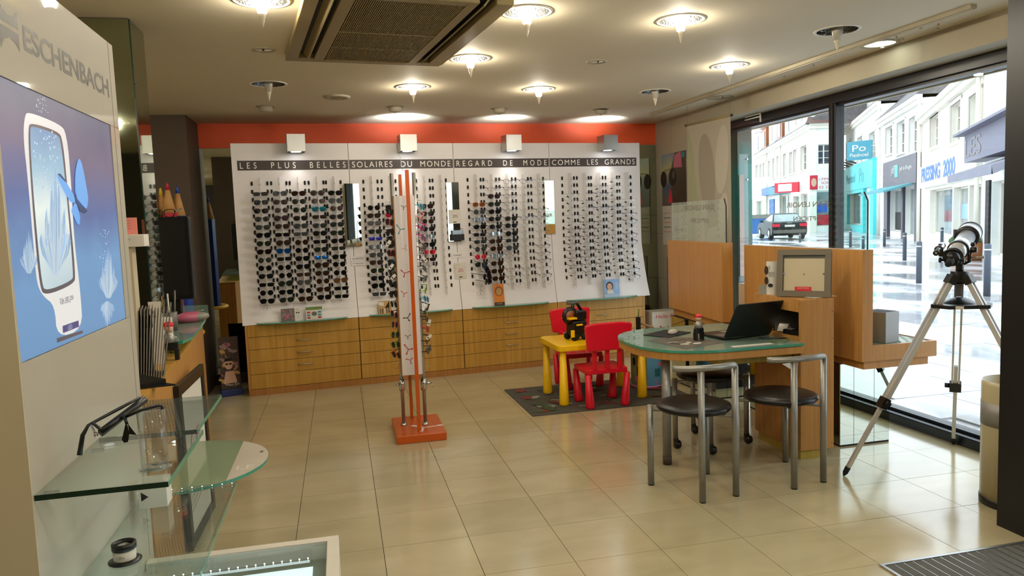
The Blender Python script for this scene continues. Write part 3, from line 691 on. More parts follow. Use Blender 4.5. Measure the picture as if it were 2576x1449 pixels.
card('sale_notice', 'white sale notice with red 20 low on the panel, below VUARNET', 'notice', on_wall(2.015, .935, .006), DA, .115, .16, d_sale, ['paper', 'sale_y', 'sale_r', 'ink'])
def d_text(s_, mi=0):
    def f(b, X, w, h): text(b, s_, w * .12, h * .35, w * .76, h * .32, 0, mi, X)
    return f
card('brand_plate', 'small white plate reading VUARNET on the panel', 'sign', on_wall(1.995, 1.14, .006), DA, .11, .05, d_text('VUARNET'), ['panel', 'ink'])
card('brand_plate', 'small white plate reading GUCCI between the first two panels', 'sign', on_wall(1.03, 1.16, .006), DA, .13, .042, d_text('GUCCI'), ['panel', 'ink'])
card('brand_plate', 'small white plate reading Polo Ralph Lauren under the GUCCI plate', 'sign', on_wall(1.035, 1.115, .006), DA, .13, .042, d_text('Polo Ralph Lauren'), ['panel', 'ink'])
t = thing('leaflet_holder', 'black wire leaflet holder under the notice on the narrow mirror', 'holder', on_wall(2.0, 1.31, .055), DA)
b = MB(); b.box(-.062, .062, -.004, 0, 0, .06); b.box(-.062, .062, 0, .04, 0, .004); b.box(-.062, -.058, 0, .04, 0, .06); b.box(.058, .062, 0, .04, 0, .06); b.build('tray', 'black', t)
b = MB(); b.tube([(-.06, .035, .05), (-.06, .035, .115), (.06, .035, .115), (.06, .035, .05)], .002, 6); b.tube([(-.06, .035, .09), (.06, .035, .09)], .0015, 6); b.build('wire_back', 'black', t)
b = MB(); b.box(-.05, .05, .012, .024, .005, .10); b.build('leaflet', 'sky_p', t)

# ---- cards on the glass shelves
SHZ = .6565
def on_shelf(s, d=.045):
    p = DX @ Vector((s, -d, 0)); return (p.x, p.y, SHZ)
def blotch(cols, seed, n=26):
    def f(b, X, w, h):
        r = random.Random(seed)
        for k in range(n):
            cx, cy = r.uniform(.12, .88) * w, r.uniform(.12, .88) * h
            flat(b, oval(cx, cy, r.uniform(.05, .12) * w, r.uniform(.04, .1) * h, 8, r.uniform(0, 3)), .0002 * (k % 4), r.randrange(cols), X)
    return f
M['c_mauve'] = pm('print_mauve', '#8a6f76', .4); M['c_pink'] = pm('print_pink', '#b25a72', .4); M['c_grey'] = pm('print_grey', '#5d5a52', .4); M['c_green'] = pm('print_green', '#5d7a2a', .4)
M['c_gold'] = pm('print_gold', '#b08a4a', .4); M['c_brown'] = pm('print_brown', '#3a261a', .4); M['c_orange'] = pm('print_orange', '#d17a21', .4); M['c_lion'] = pm('print_tan', '#8a4d1e', .4)
M['c_blue'] = pm('print_blue', '#7fa3cf', .4); M['c_skin'] = pm('print_skin', '#c99f86', .5); M['c_hair'] = pm('print_hair', '#3d2a20', .5); M['c_tealp'] = pm('print_teal', '#2f7f8f', .4)
card('photo_card', 'mauve and grey photo card leaning on the first glass shelf', 'card', on_shelf(.37), DA, .115, .115, blotch(3, 3, 40), ['c_grey', 'c_mauve', 'c_pink', 'c_grey'], -.12)
def d_side(b, X, w, h):
    text(b, 'solaire', w * .3, h * .84, w * .5, h * .06, 0, 0, X); flat(b, oval(w * .35, h * .63, w * .13, h * .06), 0, 0, X); flat(b, oval(w * .7, h * .63, w * .13, h * .06), 0, 0, X)
    for k in range(4): flat(b, [(w * .3, h * (.4 - .07 * k)), (w * .75, h * (.4 - .07 * k)), (w * .75, h * (.41 - .07 * k)), (w * .3, h * (.41 - .07 * k))], 0, 1, X)
card('info_card', 'white card with small glasses drawing beside the mauve photo card', 'card', on_shelf(.455), DA, .05, .115, d_side, ['paper', 'ink', 'grey_ink'], -.12)
def d_pic(b, X, w, h):
    flat(b, [(0, h * .76), (w, h * .76), (w, h), (0, h)], 0, 0, X); blotch(1, 8, 12)
    for (x, y, c) in ((.06, .5, 1), (.06, .28, 2), (.06, .08, 1), (.72, .5, 2), (.72, .28, 2), (.72, .08, 1)): flat(b, [(w * x, h * y), (w * (x + .2), h * y), (w * (x + .2), h * (y + .14)), (w * x, h * (y + .14))], .0002, c, X)
    flat(b, oval(w * .5, h * .45, w * .17, h * .17), .0002, 3, X)
card('photo_card', 'white card with green top strip and small coloured pictures', 'card', on_shelf(.60), DA, .145, .115, d_pic, ['paper', 'c_green', 'sale_r', 'c_tealp', 'c_grey'], -.12)
t = tag(card('label_strip', 'low clear label strip on the left of the first glass shelf', 'label', on_shelf(.22, .06), DA, .15, .012, d_text('solaires'), ['paper', 'ink']), 'low clear label strip on the left of the first glass shelf', 'label')
def d_terr(b, X, w, h):
    flat(b, [(w * .5, h * .45), (w * .9, h * .45), (w * .9, h * .96)], 0, 1, X)
    for k in range(5): flat(b, [(w * (.12 + .17 * k), h * .06), (w * (.19 + .17 * k), h * .06), (w * (.19 + .17 * k), h * .42), (w * (.12 + .17 * k), h * .42)], 0, k % 3, X)
    flat(b, [(w * .04, h * .7), (w * .45, h * .6), (w * .45, h * .9), (w * .04, h * .95)], 0, 2, X)
card('photo_card', 'brown and gold terrace photo card on the second glass shelf', 'card', on_shelf(1.24), DA, .115, .125, d_terr, ['c_gold', 'c_brown', 'gap', 'paper'], -.12)
card('info_card', 'white card with small glasses drawing beside the terrace card', 'card', on_shelf(1.33), DA, .055, .125, d_side, ['paper', 'ink', 'grey_ink'], -.12)
def d_lion(b, X, w, h):
    flat(b, oval(w * .5, h * .66, w * .42, h * .23, 24), 0, 0, X); flat(b, oval(w * .5, h * .64, w * .28, h * .17, 20), .0003, 1, X)
    flat(b, [(0, 0), (w, 0), (w, h * .15), (0, h * .15)], 0, 2, X); text(b, 'VUARNET', w * .2, h * .06, w * .6, h * .04, .0003, 3, X)
    for k in range(3): flat(b, [(w * .15, h * (.34 - .05 * k)), (w * .85, h * (.34 - .05 * k)), (w * .85, h * (.35 - .05 * k)), (w * .15, h * (.35 - .05 * k))], 0, 1, X)
card('leaflet_stand', 'tall orange leaflet with a round animal picture', 'leaflet', on_shelf(2.37), DA, .105, .215, d_lion, ['c_orange', 'c_lion', 'c_gold', 'c_brown', 'paper'], -.1)
def d_girl(b, X, w, h):
    flat(b, oval(w * .36, h * .62, w * .24, h * .26, 20), 0, 0, X); flat(b, oval(w * .36, h * .58, w * .16, h * .2, 20), .0003, 1, X); flat(b, [(w * .1, h * .2), (w * .66, h * .2), (w * .5, h * .42), (w * .24, h * .42)], .0002, 3, X)
    for s in (-.06, .06): flat(b, oval(w * (.36 + s), h * .61, w * .02, h * .015, 8), .0006, 0, X)
    flat(b, oval(w * .36, h * .49, w * .05, h * .012, 8), .0006, 2, X)
    text(b, '50', w * .06, h * .2, w * .14, h * .08, .0006, 0, X); flat(b, [(0, 0), (w, 0), (w, h * .17), (0, h * .17)], 0, 4, X)
    for k in range(6): flat(b, [(w * .72, h * (.78 - .07 * k)), (w * .93, h * (.78 - .07 * k)), (w * .93, h * (.8 - .07 * k)), (w * .72, h * (.8 - .07 * k))], .0003, 3, X)
card('leaflet_stand', 'pale blue card with a smiling child on the right glass shelf', 'leaflet', on_shelf(3.60), DA, .175, .185, d_girl, ['c_blue', 'c_hair', 'c_skin', 'sale_r', 'paper', 'sky_p'], -.1)

# ================================================================== ORANGE FLOOR STAND
st = thing('eyewear_floor_stand', 'orange and silver floor stand for children\'s glasses on an orange base', 'stand', (.478, 5.25, 0))
b = MB(); b.box(-.170, .170, -.255, .262, 0, .058); b.build('base', 'orange', st, bevel=.006)
b = MB(); b.box(-.021, .004, -.185, -.165, .058, 1.847); b.build('front_strip', 'orange', st, bevel=.001)
b = MB(); b.box(-.036, -.014, .19, .205, .058, 1.842); b.build('back_strip', 'orange', st, bevel=.001)
b = MB(); b.box(-.098, .036, -.10, -.095, .44, 1.678); b.box(.036, .040, -.10, .12, .44, 1.678); b.build('panel', 'panel', st)
b = MB(); b.box(-.103, -.098, -.10, .12, .44, 1.678); b.build('side_sheet', 'wood_o', st)
tubes = [(-.098, .02), (.052, -.02)]
for x, y in tubes:
    b = MB(); b.cyl((x, y, .058), (x, y, 1.838), .013, n=18); tb = b.build('tube', 'alu', st)
    b = MB(); b.lathe([(.013, 0), (.024, 0), (.024, .006), (.016, .02), (.013, .02)], 18, c=(x, y)); b.build('flange', 'chrome', tb, (0, 0, .058))
    b = MB(); b.lathe([(.014, 0), (.021, 0), (.021, .085), (.014, .085)], 18, c=(x, y)); s = -1 if x < 0 else 1
    b.cyl((x + s * .02, y, .045), (x + s * .045, y, .045), .009, n=12); b.build('lock_collar', 'chrome', tb, (0, 0, .31))
    if s > 0:
        b = MB(); b.box(x + .045, x + .062, y - .001, y + .001, .038, .052); b.tube([(x + .06, y, .045), (x + .066, y, .02), (x + .058, y, .012)], .0015, 6); b.build('key', 'satin', tb, (0, 0, .31))
b = MB()   # white splash on the base, three-armed figures on the panel
def tri(b, cx, cy, r, rot, mi, X):
    for k in range(3):
        a = rot + k * 2 * PI / 3; ln = r * (1, .8, .65)[k]; c, s = math.cos(a), math.sin(a); w = r * .07
        flat(b, [(cx - s * w, cy + c * w), (cx + s * w, cy - c * w), (cx + c * ln + s * w, cy + s * ln - c * w), (cx + c * ln - s * w, cy + s * ln + c * w)], 0, mi, X)
        flat(b, oval(cx + c * ln, cy + s * ln, r * .2, r * .13, 10, a), .0002, mi, X)
Xb = plane((0, 0, .0587), (1, 0, 0), (0, 1, 0)); tri(b, .03, -.10, .12, .2, 0, Xb)
Xp = plane((0, -.1007, 0), (1, 0, 0), (0, 0, 1))
for k, (x, z, r, ro, mi) in enumerate([(-.035, 1.60, .03, .4, 1), (-.065, 1.45, .05, 2.2, 2), (-.04, 1.32, .03, 1.2, 3), (-.05, 1.15, .05, .3, 4), (-.06, 1.01, .035, 2.4, 4), (-.045, .84, .045, 1.0, 1), (-.05, .71, .03, .5, 1), (-.05, .62, .055, 2.2, 4), (-.04, .545, .04, 2.8, 4)]): tri(b, x, z, r * .72, ro, mi, Xp)
b.build('decal', ['panel', 'ink', 'c_tealp', 'c_gold', 'sale_r'], st)
b = MB(); b.tube([(-.035, -.15, 1.84), (-.05, -.12, 2.02)], .0016, 6); b.tube([(-.03, -.16, 1.84), (-.028, -.16, 1.90)], .0012, 6); b.build('wire', 'alu', st)
b = MB(); b.tube([(-.04, .1, .44), (-.03, .08, .36), (-.025, .06, .25), (-.022, .05, .15), (.0, .02, .08)], .0014, 6); b.build('cord', 'c_green', st)
def hook(s, z, par):
    b = MB(); x0 = tubes[0 if s < 0 else 1][0]; y0 = tubes[0 if s < 0 else 1][1]; xs = x0 + s * .013
    b.tube([(xs, y0, z), (xs + s * .035, y0 - .005, z), (xs + s * .035, y0 - .005, z - .028), (xs + s * .008, y0 - .005, z - .028), (xs + s * .008, y0 - .005, z - .010)], .0016, 6, 0); b.build('hook', 'satin', par)
for k in range(17):
    z = 1.645 - k * .0715
    if k in (0, 10, 11, 12, 13, 14, 15, 16): hook(-1, z, st)
    hook(1, z, st)
kc = ['f_black', 'f_red', 'f_wine', 'f_wine', 'f_red', 'f_blue', 'f_green', 'f_black', 'f_black', 'f_clear', 'f_pink', 'f_pink', 'f_green', 'f_green', 'f_red', 'f_red', 'f_blue']
M['f_magenta'] = pm('frame_magenta', '#d01a86', .3); M['f_sky'] = pm('frame_sky_blue', '#2fa8c8', .3); M['f_lime'] = pm('frame_lime', '#7fae2a', .3)
kc[12] = kc[13] = 'f_lime'
kr = ['f_sky', 'f_pink', 'f_magenta', 'f_magenta', 'f_wine', 'f_blue', 'f_green', 'f_black', 'f_lime', 'f_sky', 'f_black', 'f_black', 'f_red', 'f_black', 'f_black', 'f_black']
FN.update({'f_magenta': 'magenta', 'f_sky': 'sky-blue', 'f_lime': 'lime-green'})
for k, c in enumerate(kc[:15]):
    z = 1.575 - k * .0715
    spectacles('kids_glasses', f'{FN[c]} kids glasses, {ORD[k]} down on the left tube of the orange stand', 'eyeglasses', (.478 - .128, 5.235, z), (rnd.uniform(-.2, .2), rnd.uniform(-.15, .15), -1.15 + rnd.uniform(-.1, .1)), 'round', c, 'l_grey', .0026, 'glasses on the orange stand')
for k, c in enumerate(kr[:15]):
    z = 1.60 - k * .0715
    spectacles('kids_glasses', f'{FN[c]} kids glasses, {ORD[k]} down on the right tube of the orange stand', 'eyeglasses', (.478 + .098, 5.215, z), (rnd.uniform(-.3, .3), rnd.uniform(-.3, .3), 1.25 + rnd.uniform(-.1, .1)), 'round', c, 'l_grey', .0026, 'glasses on the orange stand')
for k, (x, z, a) in enumerate(((-.15, 1.36, .6), (-.14, 1.20, .7), (-.13, 1.13, .8), (.09, 1.24, -.7), (.10, .80, .3), (.095, .70, .9))):
    b = MB(); b.box(-.010, .010, 0, .0006, -.022, .022); b.box(-.006, .006, -.0006, 0, -.012, -.004, 1)
    tag(b.build('price_tag', ['paper', 'ink'], None, (.478 + x, 5.13, z), (0, a, 0)), f'white paper price tag, {ORD[k % 3]} from the top on the {"left" if x < 0 else "right"} side of the orange stand', 'tag', 'price tags on the orange stand')

# ================================================================== CHILDREN'S CORNER
rug = MB(); rug.box(0, 1.38, 0, .95, 0, .006, 0)
M['rug'] = pm('grey_rug', '#4b4a40', .95, var=.12, vscale=30, bump=.3, bscale=300)
rt = thing('play_rug', 'grey printed play rug under the red and yellow furniture', 'rug', (1.355, 5.375, 0), .012)
rug.build('pile', 'rug', rt)
r_ = random.Random(4); b = MB(); Xr = plane((0, 0, .0066), (1, 0, 0), (0, 1, 0))
M['rug_r'] = pm('rug_red', '#7a3028', .95); M['rug_g'] = pm('rug_green', '#3c4a2c', .95); M['rug_w'] = pm('rug_line', '#8d8a7c', .95)
for k in range(60):
    x, y = r_.uniform(.06, 1.3), r_.uniform(.05, .9); w, h = r_.uniform(.02, .09), r_.uniform(.015, .05); a = r_.uniform(0, 3.1)
    if x + w > 1.33 or y + w > .9: continue
    if k % 2: flat(b, oval(x, y, w, h, 10, a), .00012 * k, k % 3, Xr)
    else: flat(b, [(x, y), (x + w, y), (x + w, y + h), (x, y + h)], .00012 * k, k % 3, Xr)
for y in (.2, .5, .78):
    for k in range(24): flat(b, [(.05 + .055 * k, y), (.08 + .055 * k, y), (.08 + .055 * k, y + .006), (.05 + .055 * k, y + .006)], .0075, 2, Xr)
b.build('print', ['rug_r', 'rug_g', 'rug_w'], rt, kind='stuff')
def leg_cone(par, x, y, h, r0, r1, mat, tilt=(0, 0), z=0):
    b = MB(); b.lathe([(.001, 0), (r0 * .9, 0), (r0, .01), (r0 * .98, .03), (r1, h), (.001, h)], 18); o = b.build('leg', mat, par, (x, y, z), (tilt[0], tilt[1], 0)); return o
kt = thing('kids_table', 'low yellow plastic kids table with thick tapered legs', 'table', (2.005, 5.83, .0068), .02)
b = MB(); b.prism(rrect(-.385, .385, -.275, .275, .05, 5), .435, .485); b.build('tabletop', 'yellow', kt, bevel=.008)
for sx in (-1, 1):
    for sy in (-1, 1): leg_cone(kt, sx * .335, sy * .225, .436, .040, .024, 'yellow')
def kids_chair(x, y, rz, lab):
    t = thing('kids_chair', lab, 'chair', (x, y, .0068), rz, 'red kids chairs')
    # local: back at -y
    b = MB(); b.prism([(-.165, -.15), (.165, -.15), (.175, -.05), (.175, .15), (.10, .165), (-.10, .165), (-.175, .15), (-.175, -.05)], .265, .305); b.build('seat', 'red', t, bevel=.008)
    for sx, sy in ((-1, -1), (1, -1), (-1, 1), (1, 1)): leg_cone(t, sx * .145, sy * .13 - .0, .266, .036, .021, 'red', (sy * -.05, sx * .07))
    for sx in (-.105, 0, .105):
        b = MB(); b.box(sx - .018, sx + .018, -.155, -.125, .30, .47); b.build('back_post', 'red', t, bevel=.006)
    b = MB(); X_ = plane((0, -.125, 0), (1, 0, 0), (0, -.06, 1))
    b.prism([(-.165, .455), (.165, .455), (.175, .47), (.195, .64), (.188, .66), (.10, .672), (-.10, .672), (-.188, .66), (-.195, .64), (-.175, .47)], .0, .032, 0, X_); b.build('backrest', 'red', t, bevel=.009)
    return t
kids_chair(1.975, 5.56, .03, 'red plastic kids chair in front of the yellow table, back to the viewer')
kids_chair(2.02, 6.28, PI + .05, 'red plastic kids chair behind the yellow table, facing the viewer')
# toy
ty = thing('toy_vehicle', 'black and yellow toy machine standing on the yellow table', 'toy', (1.85, 5.80, .4922), .25)
b = MB(); b.box(-.055, .075, -.06, .06, .03, .16); b.box(-.02, .085, -.05, .05, .16, .24, 0); b.build('body', 'black', ty, bevel=.012)
b = MB(); b.box(-.09, -.02, -.065, .065, .175, .19); b.box(-.03, .03, -.067, -.06, .12, .135); b.box(-.085, -.05, -.068, -.06, .03, .09); b.build('trim', 'yellow', ty, bevel=.003)
b = MB(); b.lathe([(.001, -.012), (.06, -.014), (.075, 0), (.06, .014), (.001, .012)], 20, X=plane((-.05, 0, .20), (1, 0, 0), (0, 0, 1))); b.build('wheel', 'black', ty)
b = MB(); b.lathe([(.001, -.02), (.045, -.02), (.045, .02), (.001, .02)], 16, X=plane((-.05, 0, .20), (1, 0, 0), (0, 0, 1))); b.build('hub', 'c_lion', ty)
b = MB(); b.tube([(-.02, 0, .16), (-.02, .0, .29), (.02, 0, .30), (.07, 0, .22)], .013, 8); b.build('arm', 'black', ty)
b = MB(); b.cyl((-.06, 0, .30), (.03, 0, .305), .012, n=10); b.box(-.07, -.045, -.02, .02, .29, .315); b.build('claw', 'c_grey', ty, bevel=.003)
for x in (-.045, .05):
    for y in (-.055, .055):
        b = MB(); b.lathe([(.001, -.012), (.028, -.012), (.03, 0), (.028, .012), (.001, .012)], 14, X=plane((x, y, .03), (1, 0, 0), (0, 0, 1))); b.build('roller', 'rubber', ty)
# drum of bricks
dr = thing('toy_drum', 'round printed toy drum, green and blue, behind the yellow table leg', 'toy drum', (2.55, 6.0, .0068), 0)
M['drum_g'] = pm('drum_green', '#8f9a78', .45, var=.1, vscale=14); M['drum_b'] = pm('drum_blue', '#6cb4e2', .4); M['drum_p'] = pm('drum_pink', '#d987b8', .4)
b = MB(); n = 36; R = .135; vs = [(R * math.cos(2 * PI * k / n), R * math.sin(2 * PI * k / n), z) for z in (.02, .38) for k in range(n)]
for k in range(n):
    a = 360 * (k + .5) / n; mi = 1 if (a > 252 or a < 60) else 0
    b.add([vs[k], vs[(k + 1) % n], vs[n + (k + 1) % n], vs[n + k]], [(0, 1, 2, 3)], mi, False)
b.build('wall', ['drum_g', 'drum_b'], dr)
b = MB(); b.lathe([(.001, .38), (.139, .38), (.141, .395), (.138, .41), (.001, .412)], 30); b.build('lid', 'drum_p', dr)
b = MB(); b.lathe([(.001, 0), (.137, 0), (.138, .022), (.001, .022)], 30); b.build('base', 'drum_p', dr)
b = MB()
def curved(s, a0, z0, w, h, mi):
    tmp = MB(); text(tmp, s, 0, 0, w, h)
    b.add([((R + .001) * math.cos(a0 + x / R), (R + .001) * math.sin(a0 + x / R), z0 + y) for x, y, _ in tmp.v], tmp.f, mi)
curved('2-5', math.radians(-84), .27, .055, .03, 0); curved('LEGO', math.radians(-82), .34, .06, .022, 2); curved('XL', math.radians(-80), .035, .05, .04, 1)
for (a, z, w, h, mi) in ((-82, .10, .06, .07, 3), (-70, .19, .07, .03, 1), (-150, .1, .03, .09, 0), (-135, .2, .04, .03, 2), (-160, .06, .03, .05, 1), (-145, .28, .03, .02, 0), (-170, .2, .03, .06, 0)):
    a0 = math.radians(a); q = [(0, 0), (w / 2, 0), (w, 0), (w, h), (w / 2, h), (0, h)]
    b.add([((R + .0012) * math.cos(a0 + x / R), (R + .0012) * math.sin(a0 + x / R), z + y) for x, y in q], [(0, 1, 4, 5), (1, 2, 3, 4)], mi)
b.build('print', ['ink', 'drum_p', 'paper', 'c_tealp'], dr)
# lettered white box
hk = thing('play_box', 'white box with red script lettering and bow standing by the right wall', 'box', (3.40, 7.38, 0), .05)
b = MB(); b.box(-.19, .19, 0, .22, 0, .455); b.build('carton', 'paper', hk, bevel=.003)
M['hk_r'] = pm('red_print', '#c81e33', .5)
b = MB(); X_ = plane((0, -.0008, 0), (1, 0, 0), (0, 0, 1)); text(b, 'Hello Kitty', -.15, .37, .30, .055, 0, 0, X_, shear=.15)
flat(b, [(-.05, .27), (-.10, .31), (-.10, .23)], 0, 0, X_); flat(b, [(-.05, .27), (.0, .30), (.0, .24)], 0, 0, X_); flat(b, oval(-.05, .27, .018, .02, 12), .0003, 0, X_)
b.build('print', ['hk_r', 'ink'], hk)
# wooden easel arm with pencil behind the chair
t = thing('abacus_toy', 'dark upright toy post with green pencil behind the front red chair', 'toy', (2.62, 6.33, 0.0068), .3)
b = MB(); b.box(-.015, .015, -.02, .02, 0, .56); b.box(-.06, .06, -.05, .05, 0, .02); b.build('post', 'black', t, bevel=.004)
b = MB(); b.cyl((0, 0, .55), (.01, 0, .63), .006, n=8); b.build('pencil', 'c_green', t)
b = MB(); b.cyl((.015, 0, .50), (.20, .02, .44), .009, n=8); b.build('rod', 'wood_o', t)

def at(px, py, ax, val):
    """point where the sight line of a photograph pixel meets the plane ax = val"""
    r = _r2 * ((px - 1288) / F_PX) + _d2 * ((py - 724.5) / F_PX) + _f; k = 'xyz'.index(ax)
    o = Vector((0, 0, EYE)); return o + r * ((val - o[k]) / r[k])

# ================================================================== CONSULTATION DESK
ds = thing('consultation_desk', 'desk with rounded green glass top on a silver pole, joined to the wooden pedestal', 'desk', (2.15, 4.27, 0))
def top_outline(r, xr):
    o = [(xr, -r), (xr, r)]
    for k in range(21):
        a = PI / 2 + PI * k / 20; c, s = math.cos(a), math.sin(a); o.append((.46 / .47 * r * math.copysign(abs(c) ** .8, c), r * math.copysign(abs(s) ** .8, s)))
    return o
b = MB(); b.prism(top_outline(.468, .445), .652, .692); b.build('tabletop', 'wood_o', ds, bevel=.002)
b = MB(); b.prism(top_outline(.474, .445), .698, .712); b.build('glass_top', 'glass_g', ds)
b = MB(); o_ = top_outline(.4755, .445)[1:] + [(.445, -.4755)]
b.add([(x, y, z) for x, y in o_ for z in (.698, .712)], [(2 * q, 2 * q + 2, 2 * q + 3, 2 * q + 1) for q in range(len(o_) - 1)]); b.build('glass_edge', 'edge_l', ds)
for x, y in ((-.38, .1), (-.25, -.35), (.2, -.40), (.2, .40), (-.2, .38)):
    b = MB(); b.cyl((x, y, .692), (x, y, .698), .012, n=12); b.build('spacer', 'chrome', ds)
b = MB(); b.cyl((-.311, -.229, .05), (-.311, -.229, .652), .026, n=20); b.build('leg', 'silver', ds)
b = MB(); b.cyl((-.311, -.229, 0), (-.311, -.229, .052), .027, n=20); b.build('foot', 'brown_col', ds)
b = MB(); b.box(-.04, .44, -.36, .2, .598, .652); b.build('drawer', 'wood_y', ds)
# pedestal
pd = thing('wooden_pedestal', 'tall beech pedestal with a dark side niche at the end of the desk', 'pedestal', (2.598, 3.834, 0))
b = MB(); w_, d_ = .222, .50
b.box(0, w_, 0, .02, .058, .958); b.box(w_ - .02, w_, .02, d_, .058, .958); b.box(0, w_ - .02, d_ - .02, d_, .058, .958); b.box(0, w_ - .02, .02, d_ - .02, .94, .958)
b.box(0, .02, .02, d_ - .02, .058, .735); b.box(0, .02, .02, d_ - .02, .885, .94); b.box(0, .02, .31, d_ - .02, .735, .885); b.box(.02, w_ - .02, .02, d_ - .02, .715, .733)
b.build('carcass', 'wood_o', pd, bevel=.0012)
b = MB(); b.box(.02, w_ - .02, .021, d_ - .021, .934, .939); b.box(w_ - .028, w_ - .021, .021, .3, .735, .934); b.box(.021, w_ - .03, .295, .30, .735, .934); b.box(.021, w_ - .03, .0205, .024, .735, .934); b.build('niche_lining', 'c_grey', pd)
b = MB(); b.box(.012, w_ - .03, .02, d_ - .02, 0, .058); b.build('plinth', 'wood_y', pd)
for z in (.30, .09, .72, .88):
    b = MB(); b.cyl((w_ - .012, -.0008, z), (w_ - .012, .001, z), .003, n=8); b.build('screw_cap', 'gap', pd)
# things in the niche
t = thing('desk_phone', 'dark phone lying in the pedestal niche', 'phone', (2.66, 3.98, .7335), .3); b = MB(); b.prism(rrect(-.035, .035, -.07, .07, .015), 0, .03); b.build('body', 'black', t, bevel=.006); b = MB(); b.box(-.02, .02, .01, .05, .03, .032); b.build('display', 'grey_ink', t)
t = thing('leaflet_bundle', 'folded printed leaflets stuffed in the pedestal niche', 'leaflets', (2.635, 4.07, .7335), .5); b = MB(); b.box(-.02, .02, -.03, .03, 0, .05, X=Matrix.Rotation(.6, 4, 'Y')); b.build('leaflet', 'paper', t); b = MB(); b.box(-.01, .012, -.032, .032, .055, .06, X=Matrix.Rotation(.6, 4, 'Y')); b.build('print', 'c_grey', t)
b = MB(); b.tube([(2.57, 3.93, .724), (2.53, 3.96, .722), (2.48, 3.99, .722), (2.44, 4.02, .722)], .004, 8); b.tube([(2.57, 3.92, .722), (2.55, 3.88, .721), (2.50, 3.86, .719), (2.44, 3.90, .718)], .003, 8, 1)
tag(b.build('laptop_cable', ['black', 'c_green']), 'black and green cable on the glass between laptop and pedestal', 'cable')
# laptop
lp = thing('laptop', 'black laptop open on the glass desk, lid back towards the viewer', 'laptop', (2.41, 4.10, .7126), math.atan2(.065, .357))
b = MB(); b.prism(rrect(-.18, .18, 0, .245, .012), .004, .018); b.build('base', 'black', lp, bevel=.002)
b = MB(); b.box(-.16, .16, .03, .13, .018, .0186); b.build('keyboard', 'c_grey', lp); b = MB(); b.box(-.05, .05, .15, .22, .018, .0185); b.build('touchpad', 'grey_ink', lp)
Xl = plane((0, 0, .014), (1, 0, 0), (.03, -.125, .215)); b = MB(); b.prism(rrect(-.18, .18, 0, .248, .010), -.004, .004, 0, Xl); ld = b.build('lid', pm('matt_black_lid', '#101215', .35), lp, bevel=.001)
b = MB(); b.prism(rrect(-.17, .17, .012, .238, .004), -.0046, -.004, 0, Xl); b.build('screen', 'glass_dark', ld)
b = MB(); b.disc((0, .125, .0045), .016, 20, 0, Xl); b.build('badge', 'ink', ld); b = MB(); b.cyl((-.14, 0, .012), (.14, 0, .012), .006, n=8); b.build('hinge', 'black', lp)
# things on the desk
mp_ = thing('mouse_pad', 'black mouse pad on the glass desk', 'mouse pad', (2.04, 4.45, .7126), .55)
b = MB(); b.prism(rrect(-.13, .13, -.10, .10, .012), 0, .005); b.build('pad', 'rubber', mp_)
ms = thing('computer_mouse', 'white computer mouse with red end on the black pad', 'mouse', (2.07, 4.43, .718), -.7)
b = MB(); b.sphere((0, 0, .008), .05, 18, 10, 0, sc=(.62, 1, .42)); v = [(x, y, max(z, 0)) for x, y, z in b.v]; b.v = v; b.build('shell', 'gloss_white', ms)
b = MB(); b.sphere((0, .042, .010), .014, 10, 6); b.build('cap', 'red', ms)
mg = thing('photo_mat', 'dark photographic desk mat under the glasses holder', 'desk mat', (2.02, 4.13, .7128), .12)
b = MB(); b.add([(-.18, .16, 0), (.03, .23, 0), (.20, -.13, 0), (-.14, -.21, 0), (-.18, .16, .001), (.03, .23, .001), (.20, -.13, .001), (-.14, -.21, .001)], [(3, 2, 1, 0), (4, 5, 6, 7), (0, 1, 5, 4), (1, 2, 6, 5), (2, 3, 7, 6), (3, 0, 4, 7)]); b.build('sheet', 'c_grey', mg)
b = MB(); r5 = random.Random(9)
for k in range(14): flat(b, oval(r5.uniform(-.11, .11), r5.uniform(-.13, .13), r5.uniform(.01, .045), r5.uniform(.005, .02), 10, r5.uniform(0, 3)), .0014 + .0001 * (k % 4), k % 3, Matrix.Identity(4))
b.build('print', ['paper', 'c_brown', 'black'], mg)
b = MB(); b.box(-.13, .13, -.02, .02, 0, .0015); tag(b.build('paper_strip', 'paper', None, (2.30, 3.86, .7126), .03), 'thin paper strip along the near edge of the glass desk', 'paper')
def figure_holder(x, y, z, rz, lab, s=1.0):
    t = thing('glasses_holder', lab, 'holder', (x, y, z), rz)
    b = MB()
    b.box(-.032 * s, .032 * s, -.012 * s, .012 * s, .040 * s, .072 * s); b.box(-.034 * s, -.016 * s, -.014 * s, .014 * s, 0, .05 * s); b.box(.016 * s, .034 * s, -.014 * s, .014 * s, 0, .05 * s); b.build('frame', 'black', t, bevel=.003 * s)
    b = MB(); b.lathe([(.001, .072 * s), (.026 * s, .074 * s), (.024 * s, .095 * s), (.014 * s, .115 * s), (.001, .12 * s)], 14); b.build('body', 'silver', t)
    b = MB(); b.sphere((0, 0, .132 * s), .018 * s, 14, 8); b.build('head', 'c_skin', t)
    b = MB(); b.sphere((0, 0, .146 * s), .019 * s, 14, 8, sc=(1.1, 1, .7)); b.build('cap', 'red', t)
figure_holder(2.11, 4.15, .7145, .3, 'small figure with red cap and black legs standing on the desk mat')

